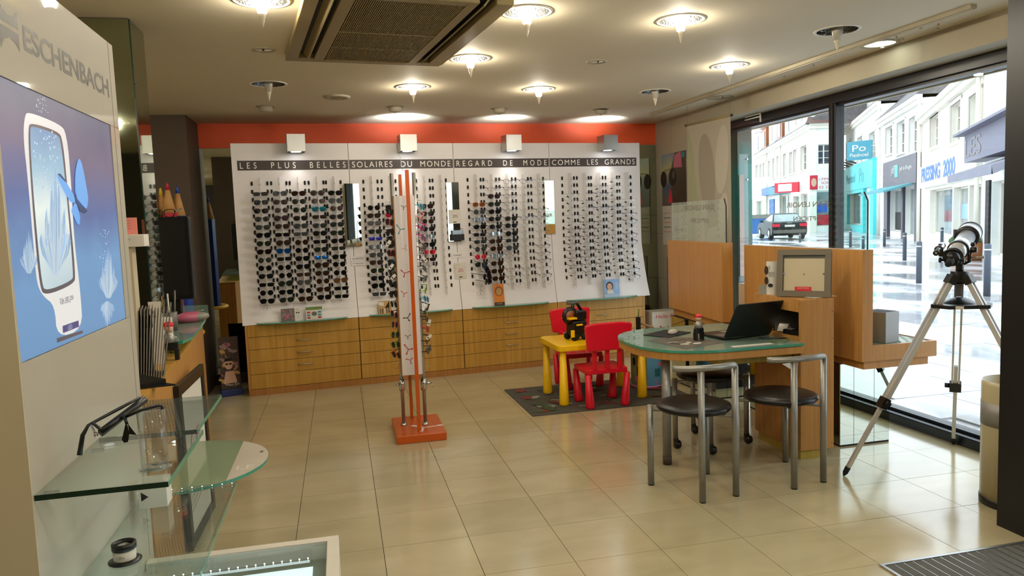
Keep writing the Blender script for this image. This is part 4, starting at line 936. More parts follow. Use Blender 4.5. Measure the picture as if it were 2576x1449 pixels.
# on the pedestal
fr = thing('measuring_board', 'grey framed square board with small cross and red sticker on the pedestal', 'board', (2.715, 3.976, .9585), math.radians(-45.7))
b = MB(); w2, h2 = .155, .287; Xf = plane((0, 0, 0), (1, 0, 0), (0, .10, 1))
b.prism(rrect(-w2, w2, 0, h2, .003), -.012, .004, 0, Xf); b.build('back', 'c_grey', fr)
b = MB()
for q in ((-w2, w2, 0, .035), (-w2, w2, h2 - .035, h2), (-w2, -w2 + .035, .035, h2 - .035), (w2 - .035, w2, .035, h2 - .035)): b.box(q[0], q[1], q[2], q[3], .004, .018, 0, Xf)
b.build('frame', pm('taupe_frame', '#6c6455', .6), fr, bevel=.001)
b = MB(); b.box(-.116, .117, .037, .232, .004, .006, 0, Xf); b.build('plate', 'cream', fr)
b = MB(); b.box(-.006, .008, .1355, .1375, .0062, .0066, 0, Xf); b.box(-.0, .002, .129, .144, .0062, .0066, 0, Xf); b.build('cross', 'ink', fr)
b = MB(); b.prism(rrect(-.05, .045, .036, .062, .004), .0062, .009, 0, Xf); stk = b.build('sticker', 'hk_r', fr)
b = MB(); text(b, 'LOUPE VISION', -.036, .05, .066, .007, .0094, 0, Xf); b.build('lettering', 'paper', stk)
for x in (-.122, .108):
    b = MB(); b.box(x, x + .014, .138, .144, .007, .012, 0, Xf); b.build('clip', 'chrome', fr)
t = thing('leaflet_roll', 'curled black and white sunglasses leaflet beside the framed board', 'leaflet', (2.645, 4.19, .9585), -.6)
b = MB(); n = 12; pts = [(-.04 + .08 * k / n, .02 * math.sin(PI * k / n)) for k in range(n + 1)]
b.add([(x, -y, z) for x, y in pts for z in (0, .21)], [(2 * k, 2 * k + 2, 2 * k + 3, 2 * k + 1) for k in range(n)]); b.build('sheet', 'paper', t)
b = MB(); Xq = plane((-.035, -.022, 0), (1, 0, 0), (0, 0, 1)); text(b, 'X', .008, .165, .012, .018, 0, 0, Xq); flat(b, oval(-.004, .155, .012, .028, 14), 0, 1, Xq); flat(b, oval(-.004, .09, .012, .025, 14), 0, 1, Xq)
for k in range(4): flat(b, [(.01, .14 - .008 * k), (.045, .14 - .008 * k), (.045, .142 - .008 * k), (.01, .142 - .008 * k)], 0, 0, Xq)
flat(b, oval(.02, .06, .015, .012, 10), 0, 0, Xq); b.build('print', ['ink', 'c_brown'], t)
t = thing('folded_card', 'shiny silver card folded as a tent on the pedestal corner', 'card', (2.66, 4.262, .9585), .95)
b = MB(); b.prism([(-.045, 0), (0, .055), (.045, 0), (.042, 0), (0, .051), (-.042, 0)], -.06, .06, X=plane((0, 0, 0), (1, 0, 0), (0, 0, 1))); b.build('card', 'chrome', t)
b = MB(); b.box(-.09, .09, -.04, .04, 0, .0015); tag(b.build('loose_paper', 'paper', None, (2.80, 3.93, .959), .2), 'loose white paper under the framed board', 'paper')
t = thing('paper_sheet', 'white paper corner hanging below the desk drawer', 'paper', (2.565, 3.80, .50), .2); b = MB(); b.add([(-.10, .03, .098), (.02, .03, .098), (.012, .025, .03), (-.10, .034, .098), (.02, .034, .098), (.012, .029, .03)], [(0, 2, 1), (3, 4, 5), (0, 1, 4, 3), (1, 2, 5, 4), (2, 0, 3, 5)]); b.build('sheet', 'paper', t)

# ================================================================== TUBULAR CHAIRS
def tub_chair(x, y, rz, lab):
    t = thing('tubular_chair', lab, 'chair', (x, y, 0), rz, 'silver tube chairs with round black seats')
    P = {'A': (-.192, .14), 'B': (-.049, -.184), 'C': (.158, -.154), 'D': (.178, .205)}
    for k in 'AD':
        p = P[k]; b = MB(); b.cyl((*p, .006), (*p, .445), .0175, n=16); b.sphere((*p, .445), .0175, 14, 6, sc=(1, 1, .4)); l_ = b.build('leg', 'silver', t)
        b = MB(); b.cyl((*p, 0), (*p, .006), .0165, n=14); b.build('foot_cap', 'rubber', l_)
    for k in 'BC':
        p = P[k]; b = MB(); b.cyl((*p, .006), (*p, .692), .0175, n=16); l_ = b.build('leg', 'silver', t)
        b = MB(); b.cyl((*p, 0), (*p, .006), .0165, n=14); b.build('foot_cap', 'rubber', l_)
    b = MB(); b.tube([(-.178, -.135, .700), (-.16, -.150, .700), (-.10, -.180, .701), (-.03, -.196, .702), (.05, -.198, .703), (.11, -.185, .703), (.145, -.168, .700), (.158, -.154, .690), (.160, -.153, .672)], .0165, 14); b.build('backrest', 'silver', t)
    b = MB()
    for k in 'AC': b.tube([(*P[k], .425), (0, 0, .425)], .009, 8)
    for k in 'BD': b.tube([(*P[k], .425), (0, 0, .425)], .009, 8)
    b.cyl((0, 0, .41), (0, 0, .44), .03, n=12); b.build('seat_frame', 'silver', t)
    b = MB(); b.lathe([(.001, .440), (.15, .440), (.188, .447), (.198, .460), (.192, .474), (.16, .485), (.001, .490)], 36); b.build('seat', 'vinyl', t)
tub_chair(1.80, 3.61, 0, 'silver tube chair with round black seat, left of the two in front of the desk')
tub_chair(2.337, 3.635, .05, 'silver tube chair with round black seat against the pedestal side of the desk')
t = thing('rolling_stool', 'silver stool on black castors with round black seat, behind the desk pole', 'stool', (2.245, 4.30, 0))
for x, y in ((2.016, 4.30), (2.27, 4.56), (2.164, 4.118), (2.48, 4.24)):
    p = (x - 2.245, y - 4.30); b = MB(); b.cyl((*p, .07), (*p, .452), .0165, n=14); l_ = b.build('leg', 'silver', t)
    b = MB(); b.lathe([(.001, -.02), (.022, -.02), (.027, -.012), (.027, .012), (.022, .02), (.001, .02)], 16, X=plane((p[0] + .012, p[1], .0275), (0, 1, 0), (0, 0, 1))); b.box(p[0] - .012, p[0] + .014, p[1] - .012, p[1] + .012, .045, .072); b.build('castor', 'black', l_)
b = MB(); b.tube([(-.229, 0, .43), (.235, -.06, .43)], .009, 8); b.tube([(.025, .26, .43), (-.081, -.182, .43)], .009, 8); b.build('seat_frame', 'silver', t)
b = MB(); b.lathe([(.001, .440), (.15, .440), (.188, .447), (.198, .460), (.192, .474), (.16, .485), (.001, .490)], 36); b.build('seat', 'vinyl', t)

# ================================================================== WINDOW DISPLAY FURNITURE
wd = thing('window_display_unit', 'beech window display board with low tray, behind the pedestal', 'display unit', (2.97, 3.78, 0))
b = MB(); b.box(0, .072, 0, 1.31, .60, 1.236); b.build('back_board', 'wood_o', wd, bevel=.001)
b = MB(); b.box(0, .52, 0, 1.31, .572, .60); b.box(.072, .52, 0, .02, .60, .666); b.box(.50, .52, .02, 1.31, .60, .666); b.box(.072, .50, 1.29, 1.31, .60, .666); b.build('tray', 'wood_o', wd, bevel=.001)
b = MB(); b.box(.02, .47, .012, 1.29, .525, .572); b.build('under_frame', 'wood_o', wd)
b = MB(); b.box(.073, .499, .021, 1.289, .655, .663); b.build('glass_plate', 'glass_g', wd)
mb_ = thing('mirrored_plinth', 'mirror-clad plinth block beside the pedestal, under the window display', 'plinth', (2.972, 3.982, 0))
b = MB(); b.box(.003, .357, .003, 1.05, 0, .524); b.build('core', 'gap', mb_)
for x0, x1 in ((.003, .098), (.101, .244), (.247, .355)):
    b = MB(); b.box(x0, x1, 0, .0035, .012, .523); b.build('mirror_panel', 'mirror', mb_)
b = MB(); b.box(0, .0035, .004, 1.04, .012, .523); b.build('mirror_panel', 'mirror', mb_); b = MB(); b.box(.3565, .36, .004, 1.04, .012, .523); b.build('mirror_panel', 'mirror', mb_)
wa = thing('window_display_board', 'beech hanging display box with glass plate, left of the window display', 'display unit', (2.80, 5.12, 0), math.atan2(-.07, 1.08))
b = MB(); b.box(0, .09, 0, 1.10, .655, 1.256); b.build('back_board', 'wood_o', wa, bevel=.001)
b = MB(); b.box(.03, .09, .06, 1.06, .59, .655); b.build('under_frame', 'wood_o', wa)
b = MB(); b.box(.09, .45, 0.02, 1.08, .59, .62); b.build('tray', 'wood_o', wa)
mb2 = thing('mirrored_plinth', 'mirror-clad plinth block seen between the chairs under the desk', 'plinth', (2.86, 5.35, 0))
b = MB(); b.box(.003, .347, .003, .80, 0, .585); b.build('core', 'gap', mb2)
for x0, x1 in ((.003, .098), (.101, .22), (.223, .346)):
    b = MB(); b.box(x0, x1, 0, .0035, .012, .583); b.build('mirror_panel', 'mirror', mb2)
for y0, y1 in ((.004, .38), (.384, .795)):
    b = MB(); b.box(0, .0035, y0, y1, .012, .583); b.build('mirror_panel', 'mirror', mb2)
def etched(loc, rz, L, z0, h, lab, texts):
    t = thing('etched_glass_plate', lab, 'glass plate', loc, rz)
    b = MB(); c = .05; X_ = plane((0, L, 0), (0, -1, 0), (0, 0, 1))
    b.prism([(0, z0), (L, z0), (L, z0 + h - c), (L - c * .6, z0 + h), (0, z0 + h)], -.004, .004, 0, X_); b.build('pane', 'etched' if L < 1.2 else 'glass', t)
    b = MB(); b.prism([(L + .0003, z0), (L + .004, z0), (L + .004, z0 + h - c), (L - c * .6 + .004, z0 + h + .003), (L - c * .6, z0 + h), (L + .0003, z0 + h - c)], -.004, .004, 0, X_); b.build('edge', 'ink', t)
    b = MB()
    for s, u, z, w, hh in texts: text(b, s, u, z, w, hh, .0046, 0, X_, mirror=True, bold=.012)
    b.build('lettering', 'grey_ink', t)
etched((3.005, 3.785, 0), 0, 1.30, 1.237, .335, 'clear glass plate with reversed lettering above the right display board', [('JEAN LENOIR', .50, 1.49, .46, .045), ('OPTICIEN', .58, 1.41, .30, .03)])
etched((2.843, 5.125, 0), math.atan2(-.07, 1.08), 1.08, 1.257, .33, 'frosted glass plate with reversed lettering above the left display box', [('JEAN LENOIR', .28, 1.50, .62, .055), ('OPTICIEN', .42, 1.41, .36, .035)])
t = thing('metal_box', 'small grey metal cube box standing on the display tray', 'box', (3.165, 3.822, .664), .285)
b = MB(); b.box(0, .131, 0, .15, 0, .186); b.build('body', 'grey_cube', t, bevel=.002)
b = MB(); b.box(.01, .121, .01, .14, .1865, .1875); b.build('lid', 'ink', t)
# white clutter seen between the boards (display stand with small ornaments)
t = thing('display_cube', 'pale grey display cube in the window behind the desk', 'display block', (3.10, 5.17, .621), .1)
b = MB(); b.box(0, .18, 0, .2, 0, .30); b.build('body', 'panel', t, bevel=.003)
t = thing('ornament', 'small clear glass ornament on the tray in the window', 'ornament', (3.0, 5.22, .621), 0); b = MB(); b.sphere((0, 0, .03), .03, 12, 8, sc=(1, 1, 1)); b.sphere((.01, 0, .075), .018, 10, 6); b.build('body', 'chrome', t); b = MB(); b.cyl((.01, 0, .09), (.02, 0, .12), .006, n=8); b.build('cap', 'black', t)

# ================================================================== TELESCOPE
ts = thing('telescope', 'silver and black refractor telescope on an aluminium tripod by the window', 'telescope', (3.28, 3.40, 0), 0)
O = Vector((3.28, 3.40, 0)); apex = Vector((0, 0, 1.10))
for (fx, fy) in ((2.662, 3.535), (3.640, 3.80), (3.50, 2.83)):
    foot = Vector((fx, fy, 0)) - O; d = Vector((foot.x, foot.y, 0)).normalized(); s = Vector((-d.y, d.x, 0)); top = apex + d * .045 - Vector((0, 0, .02)); ax = (foot + Vector((0, 0, .0)) - top).normalized(); L = (foot - top).length
    X_ = Matrix((s, ax.cross(s), ax)).transposed().to_4x4(); X_.translation = top
    b = MB(); b.box(-.022, -.012, -.013, .013, 0, .62 * L, 0, X_); b.box(.012, .022, -.013, .013, 0, .62 * L, 0, X_); b.box(-.012, .012, -.004, .004, .02, .10 * L, 0, X_); lg = b.build('leg', 'bright_alu', ts)
    b = MB(); b.box(-.010, .010, -.010, .010, .5 * L, L - .05, 0, X_); b.build('lower_section', 'bright_alu', lg)
    b = MB(); b.box(-.030, .030, -.018, .018, .60 * L, .65 * L, 0, X_); b.cyl(X_ @ Vector((.03, 0, .62 * L)), X_ @ Vector((.055, 0, .62 * L)), .014, n=10); b.build('clamp', 'black', lg)
    b = MB(); b.tube([X_ @ Vector((0, 0, L - .055)), X_ @ Vector((0, 0, L - .02)), X_ @ Vector((0, 0, L - .001))], [.016, .014, .004], 10); b.build('foot', 'rubber', lg)
    b = MB(); b.box(-.028, .028, -.02, .02, -.02, .03, 0, X_); b.build('hinge', 'black', ts, bevel=.003)
b = MB(); b.cyl((0, 0, 1.06), (0, 0, 1.12), .045, n=18); b.cyl((0, 0, 1.12), (0, 0, 1.16), .02, n=12); b.build('head', 'black', ts, bevel=.002)
b = MB(); pts = []
for k in range(3):
    a = math.radians(190 + 120 * k)
    pts += [(math.cos(a - .35) * .16, math.sin(a - .35) * .16), (math.cos(a + .35) * .16, math.sin(a + .35) * .16)]
b.prism([(x * 1., y * 1.) for x, y in pts], .925, .945); b.lathe([(.001, .945), (.09, .945), (.03, .975), (.001, .975)], 12); b.build('spreader_tray', 'black', ts, bevel=.002)
b = MB(); b.box(-.05, .02, -.001, .001, .927, .943, 0, Matrix.Rotation(-.75, 4, 'Z') @ Matrix.Translation((0, -.14, 0))); b.build('label_strip', 'paper', ts)
rear = at(2394, 652, 'y', 3.24) - O; front = at(2441, 584, 'y', 3.62) - O; tx = (front - rear).normalized(); TL = (front - rear).length
sd = tx.cross(Vector((0, 0, 1))).normalized(); up = sd.cross(tx); Xt = Matrix((sd, up, tx)).transposed().to_4x4(); Xt.translation = rear
b = MB(); b.lathe([(.001, .05), (.044, .05), (.044, TL - .12), (.001, TL - .12)], 30, X=Xt); tb = b.build('tube', pm('polished_tube', '#d8d8da', .2, metal=.35), ts)
b = MB(); b.lathe([(.044, TL - .13), (.060, TL - .12), (.060, TL), (.056, TL), (.056, TL - .03), (.001, TL - .035)], 30, X=Xt); b.build('dew_shield', pm('polished_shield', '#d2d2d6', .2, metal=.35), tb)
b = MB()
for z0, z1, r in ((TL - .014, TL + .002, .0625), (TL - .13, TL - .112, .0625), (.04, .075, .0475)): b.lathe([(.040, z0), (r, z0), (r, z1), (.040, z1)], 30, X=Xt)
b.build('ring', 'black', tb)
b = MB(); b.lathe([(.001, -.02), (.033, -.02), (.036, .03), (.036, .05), (.001, .05)], 24, X=Xt); b.lathe([(.001, -.06), (.018, -.06), (.02, -.02), (.001, -.02)], 18, X=Xt); b.cyl(Xt @ Vector((-.05, -.005, .0)), Xt @ Vector((.05, -.005, .0)), .006, n=8); b.cyl(Xt @ Vector((-.058, -.005, .0)), Xt @ Vector((-.048, -.005, .0)), .014, n=12); b.cyl(Xt @ Vector((.048, -.005, .0)), Xt @ Vector((.058, -.005, .0)), .014, n=12); b.build('focuser', 'black', ts)
b = MB(); b.lathe([(.001, -.10), (.016, -.10), (.017, -.055), (.013, -.045), (.001, -.045)], 16, X=Xt); b.build('eyepiece', 'rubber', ts)
Xs = Xt @ Matrix.Translation((-.062, .045, 0))
b = MB(); b.lathe([(.001, -.05), (.013, -.05), (.014, -.02), (.010, -.015), (.012, .06), (.019, .08), (.019, .115), (.001, .11)], 16, X=Xs); fs_ = b.build('finder_scope', 'chrome', ts)
b = MB(); b.lathe([(.009, -.052), (.0145, -.052), (.0145, -.03), (.009, -.03)], 16, X=Xs); b.lathe([(.012, .02), (.021, .02), (.021, .03), (.012, .03)], 16, X=Xs); b.box(.0, .030, -.035, -.008, .015, .035, 0, Xs); b.build('bracket', 'black', fs_)
c0 = Xt @ Vector((0, 0, .20))
b = MB(); b.lathe([(.045, .185), (.052, .185), (.052, .215), (.045, .215)], 26, X=Xt)
b.tube([(0, 0, 1.15), (.03, -.02, 1.17), tuple(c0 + sd * .052 + Vector((0, 0, -.06))), tuple(c0 + sd * .056)], .010, 8); b.tube([(0, 0, 1.15), tuple(c0 - sd * .045 + Vector((0, 0, -.06))), tuple(c0 - sd * .054)], .010, 8)
b.build('fork_mount', 'black', ts)
b = MB(); q = c0 + sd * .058; b.cyl(q, q + sd * .03, .016, n=12); b.cyl(q + Vector((0, 0, .03)), q + Vector((0, 0, .03)) + sd * .02, .010, n=10); b.build('knob', 'black', ts)
b = MB(); b.cyl(q + Vector((0, 0, -.04)), q + Vector((0, 0, -.04)) + sd * .06, .004, n=8); b.cyl(q + Vector((0, 0, -.04)) + sd * .055, q + Vector((0, 0, -.04)) + sd * .062, .009, n=8); b.build('slow_motion_rod', 'satin', ts)

# ================================================================== BIN, MAT, BANNER
t = thing('cylindrical_bin', 'tall cream cylindrical bin with grey band beside the black door post', 'bin', (3.175, 2.935, 0))
b = MB(); b.lathe([(.001, .02), (.147, .02), (.148, .60), (.144, .618), (.138, .618), (.138, .45), (.001, .45)], 40); b.build('body', pm('cream_plastic', '#b9ae8c', .3), t)
b = MB(); b.lathe([(.1485, .40), (.1492, .40), (.1492, .515), (.1485, .515)], 40); b.build('band', 'grey_cube', t)
b = MB(); b.lathe([(.001, 0), (.150, 0), (.151, .035), (.1475, .037)], 40); b.build('base', 'frame_black', t)
b = MB(); b.box(-.03, .03, -.1525, -.1485, .565, .58); b.build('handle_slot', 'grey_ink', t, rot=(0, 0, -.9))
em = thing('entrance_mat', 'ribbed grey entrance mat in an aluminium frame at the lower right', 'mat', (2.108, 2.572, .0006))
b = MB(); b.box(0, .79, -.014, 0, 0, .007); b.box(0, .014, -1.3, -.014, 0, .007); b.build('edge_frame', 'alu', em)
b = MB(); b.box(.014, .78, -1.3, -.014, 0, .0012); b.build('base', 'rubber', em)
rb = MB(); rb.box(0, .036, -1.3, -.018, .0012, .006); rme = rb.mesh('rib', pm('grey_mat_fibre', '#55534b', .9, var=.1, vscale=60, bump=.2, bscale=400))
ab = MB(); ab.box(0, .003, -1.3, -.018, .0012, .006); ame = ab.mesh('rail', 'alu')
for k in range(17):
    if .018 + k * .045 + .04 > .785: break
    link('rib', rme, em, (.018 + k * .045, 0, 0)); link('rail', ame, em, (.018 + k * .045 + .0385, 0, 0))
bn = thing('hanging_banner', 'long pale banner printed with stones and a leaf, hanging by the window', 'banner', (3.341, 5.922, 0), math.atan2(6.565 - 5.922, 3.247 - 3.341))
BL = .65; b = MB(); b.box(.006, BL - .006, -.0008, .0008, .80, 2.31); b.build('cloth', gradz('banner_print', [(0, '#9d998a'), (.5, '#a39b8a'), (1, '#a9a08f')], .8, 2.3, rough=.7), bn)
b = MB(); b.cyl((-.008, 0, 2.315), (BL + .008, 0, 2.315), .011, n=12); br_ = b.build('bar', 'grille', bn)
b = MB(); b.cyl((-.016, 0, 2.315), (-.006, 0, 2.315), .013, n=12); b.cyl((BL + .006, 0, 2.315), (BL + .016, 0, 2.315), .013, n=12); b.build('end_cap', 'dark', br_)
b = MB(); b.cyl((.01, 0, 2.32), (.01, 0, CZ - .001), .0012, n=6); b.cyl((BL - .01, 0, 2.32), (BL - .01, 0, CZ - .001), .0012, n=6); b.build('wire', 'grey_ink', bn)
M['b_pale'] = pm('banner_pale', '#b5ae9f', .7); M['b_green'] = pm('banner_green', '#989a78', .7); M['b_shade'] = pm('banner_shade', '#958c7c', .7)
Xn = plane((BL, .0012, 0), (-1, 0, 0), (0, 0, 1)); b = MB()
flat(b, [(.02, 2.27), (.09, 2.1), (.17, 1.5), (.12, 1.1), (.02, 1.0)], 0, 1, Xn); flat(b, oval(.30, 1.85, .12, .36, 26, .1), .0002, 2, Xn); flat(b, oval(.52, 1.95, .09, .30, 24, -.1), .0003, 0, Xn)
flat(b, oval(.53, 1.47, .07, .19, 24, -.15), .0004, 0, Xn); flat(b, oval(.2, 1.3, .06, .16, 22, .1), .0004, 0, Xn); flat(b, oval(.42, 1.2, .15, .17, 24), .0005, 0, Xn); flat(b, oval(.22, .98, .07, .1, 20), .0006, 2, Xn)
flat(b, [(.10, 1.35), (.13, 1.42), (.19, 1.62), (.16, 1.5), (.13, 1.38)], .0007, 0, Xn); b.build('print', ['b_pale', 'b_green', 'b_shade'], bn)
# magnifier clamp on the window head behind the banner
b = MB(); b.cyl((3.64, 6.2, 2.335), (3.64, 5.95, 2.335), .006, n=8); b.cyl((3.64, 6.2, 2.31), (3.64, 5.95, 2.31), .006, n=8); b.cyl((3.64, 5.95, 2.345), (3.64, 5.95, 2.26), .008, n=8)
tag(b.build('spot_rail', 'white'), 'small white double rod fixed under the beam beside the banner', 'rod')

# posters on the right wall
def poster(nm_, lab, y0, y1, z0, z1, draw, mats, x=3.499):
    t = thing(nm_, lab, 'poster', (x, y1, z0), 0)
    b = MB(); b.box(-.003, 0, y0 - y1, 0, 0, z1 - z0); b.build('sheet', mats[0], t)
    b = MB(); draw(b, plane((-.0036, 0, 0), (0, -1, 0), (0, 0, 1)), y1 - y0, z1 - z0); b.build('print', mats[1:], t)
def d_face(b, X, w, h):
    flat(b, [(w * .45, 0), (w, 0), (w, h), (w * .55, h), (w * .4, h * .7)], 0, 0, X); flat(b, [(w * .5, h * .72), (w * .85, h * .7), (w * .8, h), (w * .55, h * .95)], .0002, 1, X); flat(b, [(w * .25, h * .05), (w * .45, h * .05), (w * .36, h * .35)], .0003, 2, X)
    flat(b, oval(w * .08, h * .52, w * .13, h * .16, 20), .0004, 3, X); flat(b, oval(w * .46, h * .54, w * .16, h * .17, 20), .0004, 3, X); flat(b, [(w * .1, h * .68), (w * .5, h * .70), (w * .5, h * .71), (w * .1, h * .69)], .0005, 3, X)
    flat(b, oval(w * .5, h * .58, w * .06, h * .08, 12), .0006, 0, X); flat(b, [(w * .83, h * .88), (w * .95, h * .88), (w * .95, h * .98), (w * .83, h * .98)], .0005, 4, X)
poster('sunglasses_poster', 'dark colour poster with giant sunglasses on the right wall', 7.10, 7.69, 1.585, 2.135, d_face, [gradz('poster_sky', [(0, '#5b4a45'), (.4, '#2d3d59'), (.75, '#a89e6d'), (1, '#5b6f8f')], 1.58, 2.14), 'c_brown', 'c_pink', 'hk_r', 'gap', 'c_tealp'])
def d_lines(b, X, w, h):
    for k in range(5): flat(b, [(w * .1, h * (.8 - .12 * k)), (w * .8, h * (.8 - .12 * k)), (w * .8, h * (.83 - .12 * k)), (w * .1, h * (.83 - .12 * k))], 0, k % 2, X)
poster('wall_notice', 'white text notice with orange lines under the sunglasses poster', 7.43, 7.69, 1.16, 1.58, d_lines, ['paper', 'c_skin', 'grey_ink'])
poster('wall_notice', 'wider white notice with black signature lower on the right wall', 7.08, 7.42, 1.10, 1.50, lambda b, X, w, h: (text(b, 'X', w * .1, h * .5, w * .15, h * .14, 0, 0, X), text(b, 'perience', w * .27, h * .5, w * .4, h * .1, 0, 0, X), d_lines(b, X, w, h * .4)), ['paper', 'ink', 'grey_ink'])
poster('door_plate', 'plain cream frame low on the right wall behind the display box', 7.20, 7.60, .40, 1.02, lambda b, X, w, h: flat(b, [(w * .08, h * .06), (w * .92, h * .06), (w * .92, h * .94), (w * .08, h * .94)], 0, 0, X), ['grey_ink', 'bulk'])
# outdoor jamb beside the far end of the window, with acrylic poster holder
t = thing('shopfront_pillar', 'teal and grey glazed pillar just outside the far end of the window', 'pillar', (3.86, 6.72, -.1))
b = MB(); b.box(0, .155, 0, .9, 0, 2.46); b.build('cladding', gradz('teal_pillar_print', [(0, '#7e847c'), (.45, '#5d6a68'), (.68, '#2f8079'), (.80, '#3a8f86'), (.9, '#6c7566')], -.1, 2.36), t)
b = MB(); b.box(.01, .06, -.012, -.006, .95, 1.95); b.build('poster', 'c_skin', t)
b = MB(); b.box(.005, .10, -.022, -.016, .90, 2.15); b.build('holder', 'acrylic', t)
for z in (.95, 1.2, 1.9, 2.1):
    b = MB(); b.cyl((.09, 0, z), (.09, -.03, z), .008, n=10); b.build('standoff', 'chrome', t)

# ================================================================== LEFT FOREGROUND: lit display tower
tw = thing('lit_display_tower', 'glossy white display wall with large lit poster and grey lettering', 'display', (-.70, 1.83, 0))
b = MB(); y1 = .955
b.box(-.12, 0, 0, y1, .335, 1.205); b.box(-.12, 0, 0, y1, 1.838, 2.112); b.box(-.12, 0, 0, .012, 1.205, 1.838); b.box(-.12, 0, .858, y1, 1.205, 1.838); b.box(-.12, -.03, .012, .858, 1.205, 1.838); b.box(-.12, -.02, 0, y1, 0, .335)
b.build('wall', 'gloss_white', tw, bevel=.0015)
b = MB(); b.box(-.1205, .0006, -.004, -.0005, 0, 2.112); b.build('side_edge', 'cream', tw); b = MB(); b.box(-.0004, .0008, .900, .902, .37, 2.11); b.build('seam', 'grey_ink', tw)
M['tower_ink'] = pm('silver_grey_letter', '#3a3833', .5)
M['p_back'] = gradz('lit_poster_back', [(0, '#5f86b5'), (.30, '#6088b8'), (.55, '#4a5c93'), (.78, '#5d5474'), (1, '#2d3a62')], 1.2, 1.85, emit=.55, rough=.4)
b = MB(); b.box(-.006, -.003, .012, .858, 1.206, 1.837); b.build('poster', 'p_back', tw)
# artwork: hand magnifier, water plumes, butterfly (plane x = -0.7)
def A(px, py):
    p = at(px, py, 'x', -.7025); return (p.y - 1.83, p.z)
Xa = plane((-.0025, 0, 0), (0, 1, 0), (0, 0, 1))
M['p_white'] = pm('print_white', '#d4d8e0', .25, emit='#d4d8e0', es=.42); M['p_dark'] = pm('print_dark', '#55525c', .25, emit='#55525c', es=.4); M['p_screen'] = gradz('print_screen', [(0, '#9fb9cf'), (.45, '#cfdde2'), (.7, '#8fb3d0'), (1, '#5c86b8')], 1.30, 1.80, emit=.5, rough=.2)
M['p_plume'] = pm('print_plume', '#b4c8da', .3, emit='#b4c8da', es=.42); M['p_mist'] = pm('print_mist', '#86a6cc', .3, emit='#86a6cc', es=.45); M['p_blue'] = pm('print_butterfly', '#5f9be2', .3, emit='#5f9be2', es=.5); M['p_bdark'] = pm('print_wing_edge', '#273a66', .3, emit='#273a66', es=.3); M['p_plum'] = pm('print_violet', '#4a4680', .3, emit='#4a4680', es=.4)
def fan(b, px, z, mi, rounds=0):
    for _ in range(rounds):      # corner cutting
        px = [q for k in range(len(px)) for q in ((px[k][0] * .75 + px[(k + 1) % len(px)][0] * .25, px[k][1] * .75 + px[(k + 1) % len(px)][1] * .25), (px[k][0] * .25 + px[(k + 1) % len(px)][0] * .75, px[k][1] * .25 + px[(k + 1) % len(px)][1] * .75))]
    flat(b, [A(*p) for p in px], z, mi, Xa)
b = MB()
fan(b, [(62, 290), (72, 281), (150, 312), (168, 335), (180, 470), (186, 600), (203, 740), (208, 830), (143, 850), (138, 768), (108, 745), (93, 715), (86, 640), (70, 450), (58, 345)], 0, 0, 2)
fan(b, [(143, 851), (208, 831), (208, 838), (144, 862)], .0002, 1)
fan(b, [(70, 320), (78, 308), (145, 330), (158, 350), (172, 500), (190, 690), (186, 715), (112, 745), (100, 722), (88, 600), (75, 430)], .0003, 1, 2)
fan(b, [(74, 325), (80, 316), (143, 337), (153, 355), (168, 500), (184, 690), (181, 706), (114, 733), (105, 715), (93, 600), (79, 430)], .0006, 2, 2)
fan(b, [(157, 820), (197, 806), (198, 822), (158, 838)], .0006, 4)
b.build('magnifier_print', ['p_white', 'p_dark', 'p_screen', 'p_plume', 'p_plum'], tw)
b = MB()
def plume(cx, cy, w, h, n, z, seed, lean=0):
    r = random.Random(seed)
    for j, (sp, hh, wd) in enumerate(((-1.0, .38, .30), (1.0, .38, .30), (-.62, .62, .30), (.62, .62, .30), (-.25, .85, .26), (.25, .85, .26), (0, 1.0, .24))):
        tx_, ty = cx + sp * w, cy - h * hh; mx, my = cx + sp * w * .62, cy - h * hh * .42; q = w * wd
        fan(b, [(cx - 1.5, cy), (mx - q, my + q * sp * .6), (tx_ - q * .35, cy - h * hh * .8), (tx_, ty), (tx_ + q * .35, cy - h * hh * .8), (mx + q, my - q * sp * .6), (cx + 1.5, cy)], z + .00002 * j, 1)
    for k in range(n * 4):
        u = r.uniform(-1, 1); x0 = cx + u * w * .25; mx = cx + u * w * .95; my = cy - h * r.uniform(.22, .4); tx_ = cx + u * w * r.uniform(.55, .95) + lean; ty = cy - h * (1 - .6 * abs(u) ** 1.4) * r.uniform(.8, 1.12); t_ = w * r.uniform(.012, .035)
        fan(b, [(x0 - t_ * .4, cy), (x0 + t_ * .4, cy), (mx + t_, my), (tx_, ty), (mx - t_, my)], z + .0002 + .000005 * k, 0)
plume(138, 690, 36, 270, 11, .0009, 1); plume(72, 688, 20, 110, 6, .0001, 2); plume(272, 750, 22, 130, 8, .0002, 3)
r = random.Random(6)
for k in range(60):
    x = r.uniform(82, 150); y = r.uniform(330, 480); s = r.uniform(.8, 2.2); fan(b, [(x - s, y), (x, y + s * 2), (x + s, y), (x, y - s * 2)], .0014, 0)
for k in range(36):
    x = r.gauss(262, 7); y = r.uniform(570, 680); s = r.uniform(.6, 1.4); fan(b, [(x - s, y), (x, y + s * 2), (x + s, y), (x, y - s * 2)], .0004, 0)
for k in range(20):
    x = r.gauss(100, 9); y = r.uniform(245, 285); s = r.uniform(.6, 1.3); fan(b, [(x - s, y), (x, y + s * 2), (x + s, y), (x, y - s * 2)], .0004, 0)
plume(270, 758, 16, -70, 6, .0002, 4)
b.build('water_print', ['p_plume', 'p_mist'], tw, kind='stuff')
b = MB()
fan(b, [(188, 495), (187, 440), (193, 405), (199, 397), (207, 420), (216, 470), (221, 500), (217, 528), (205, 515)], .0016, 0, 1)
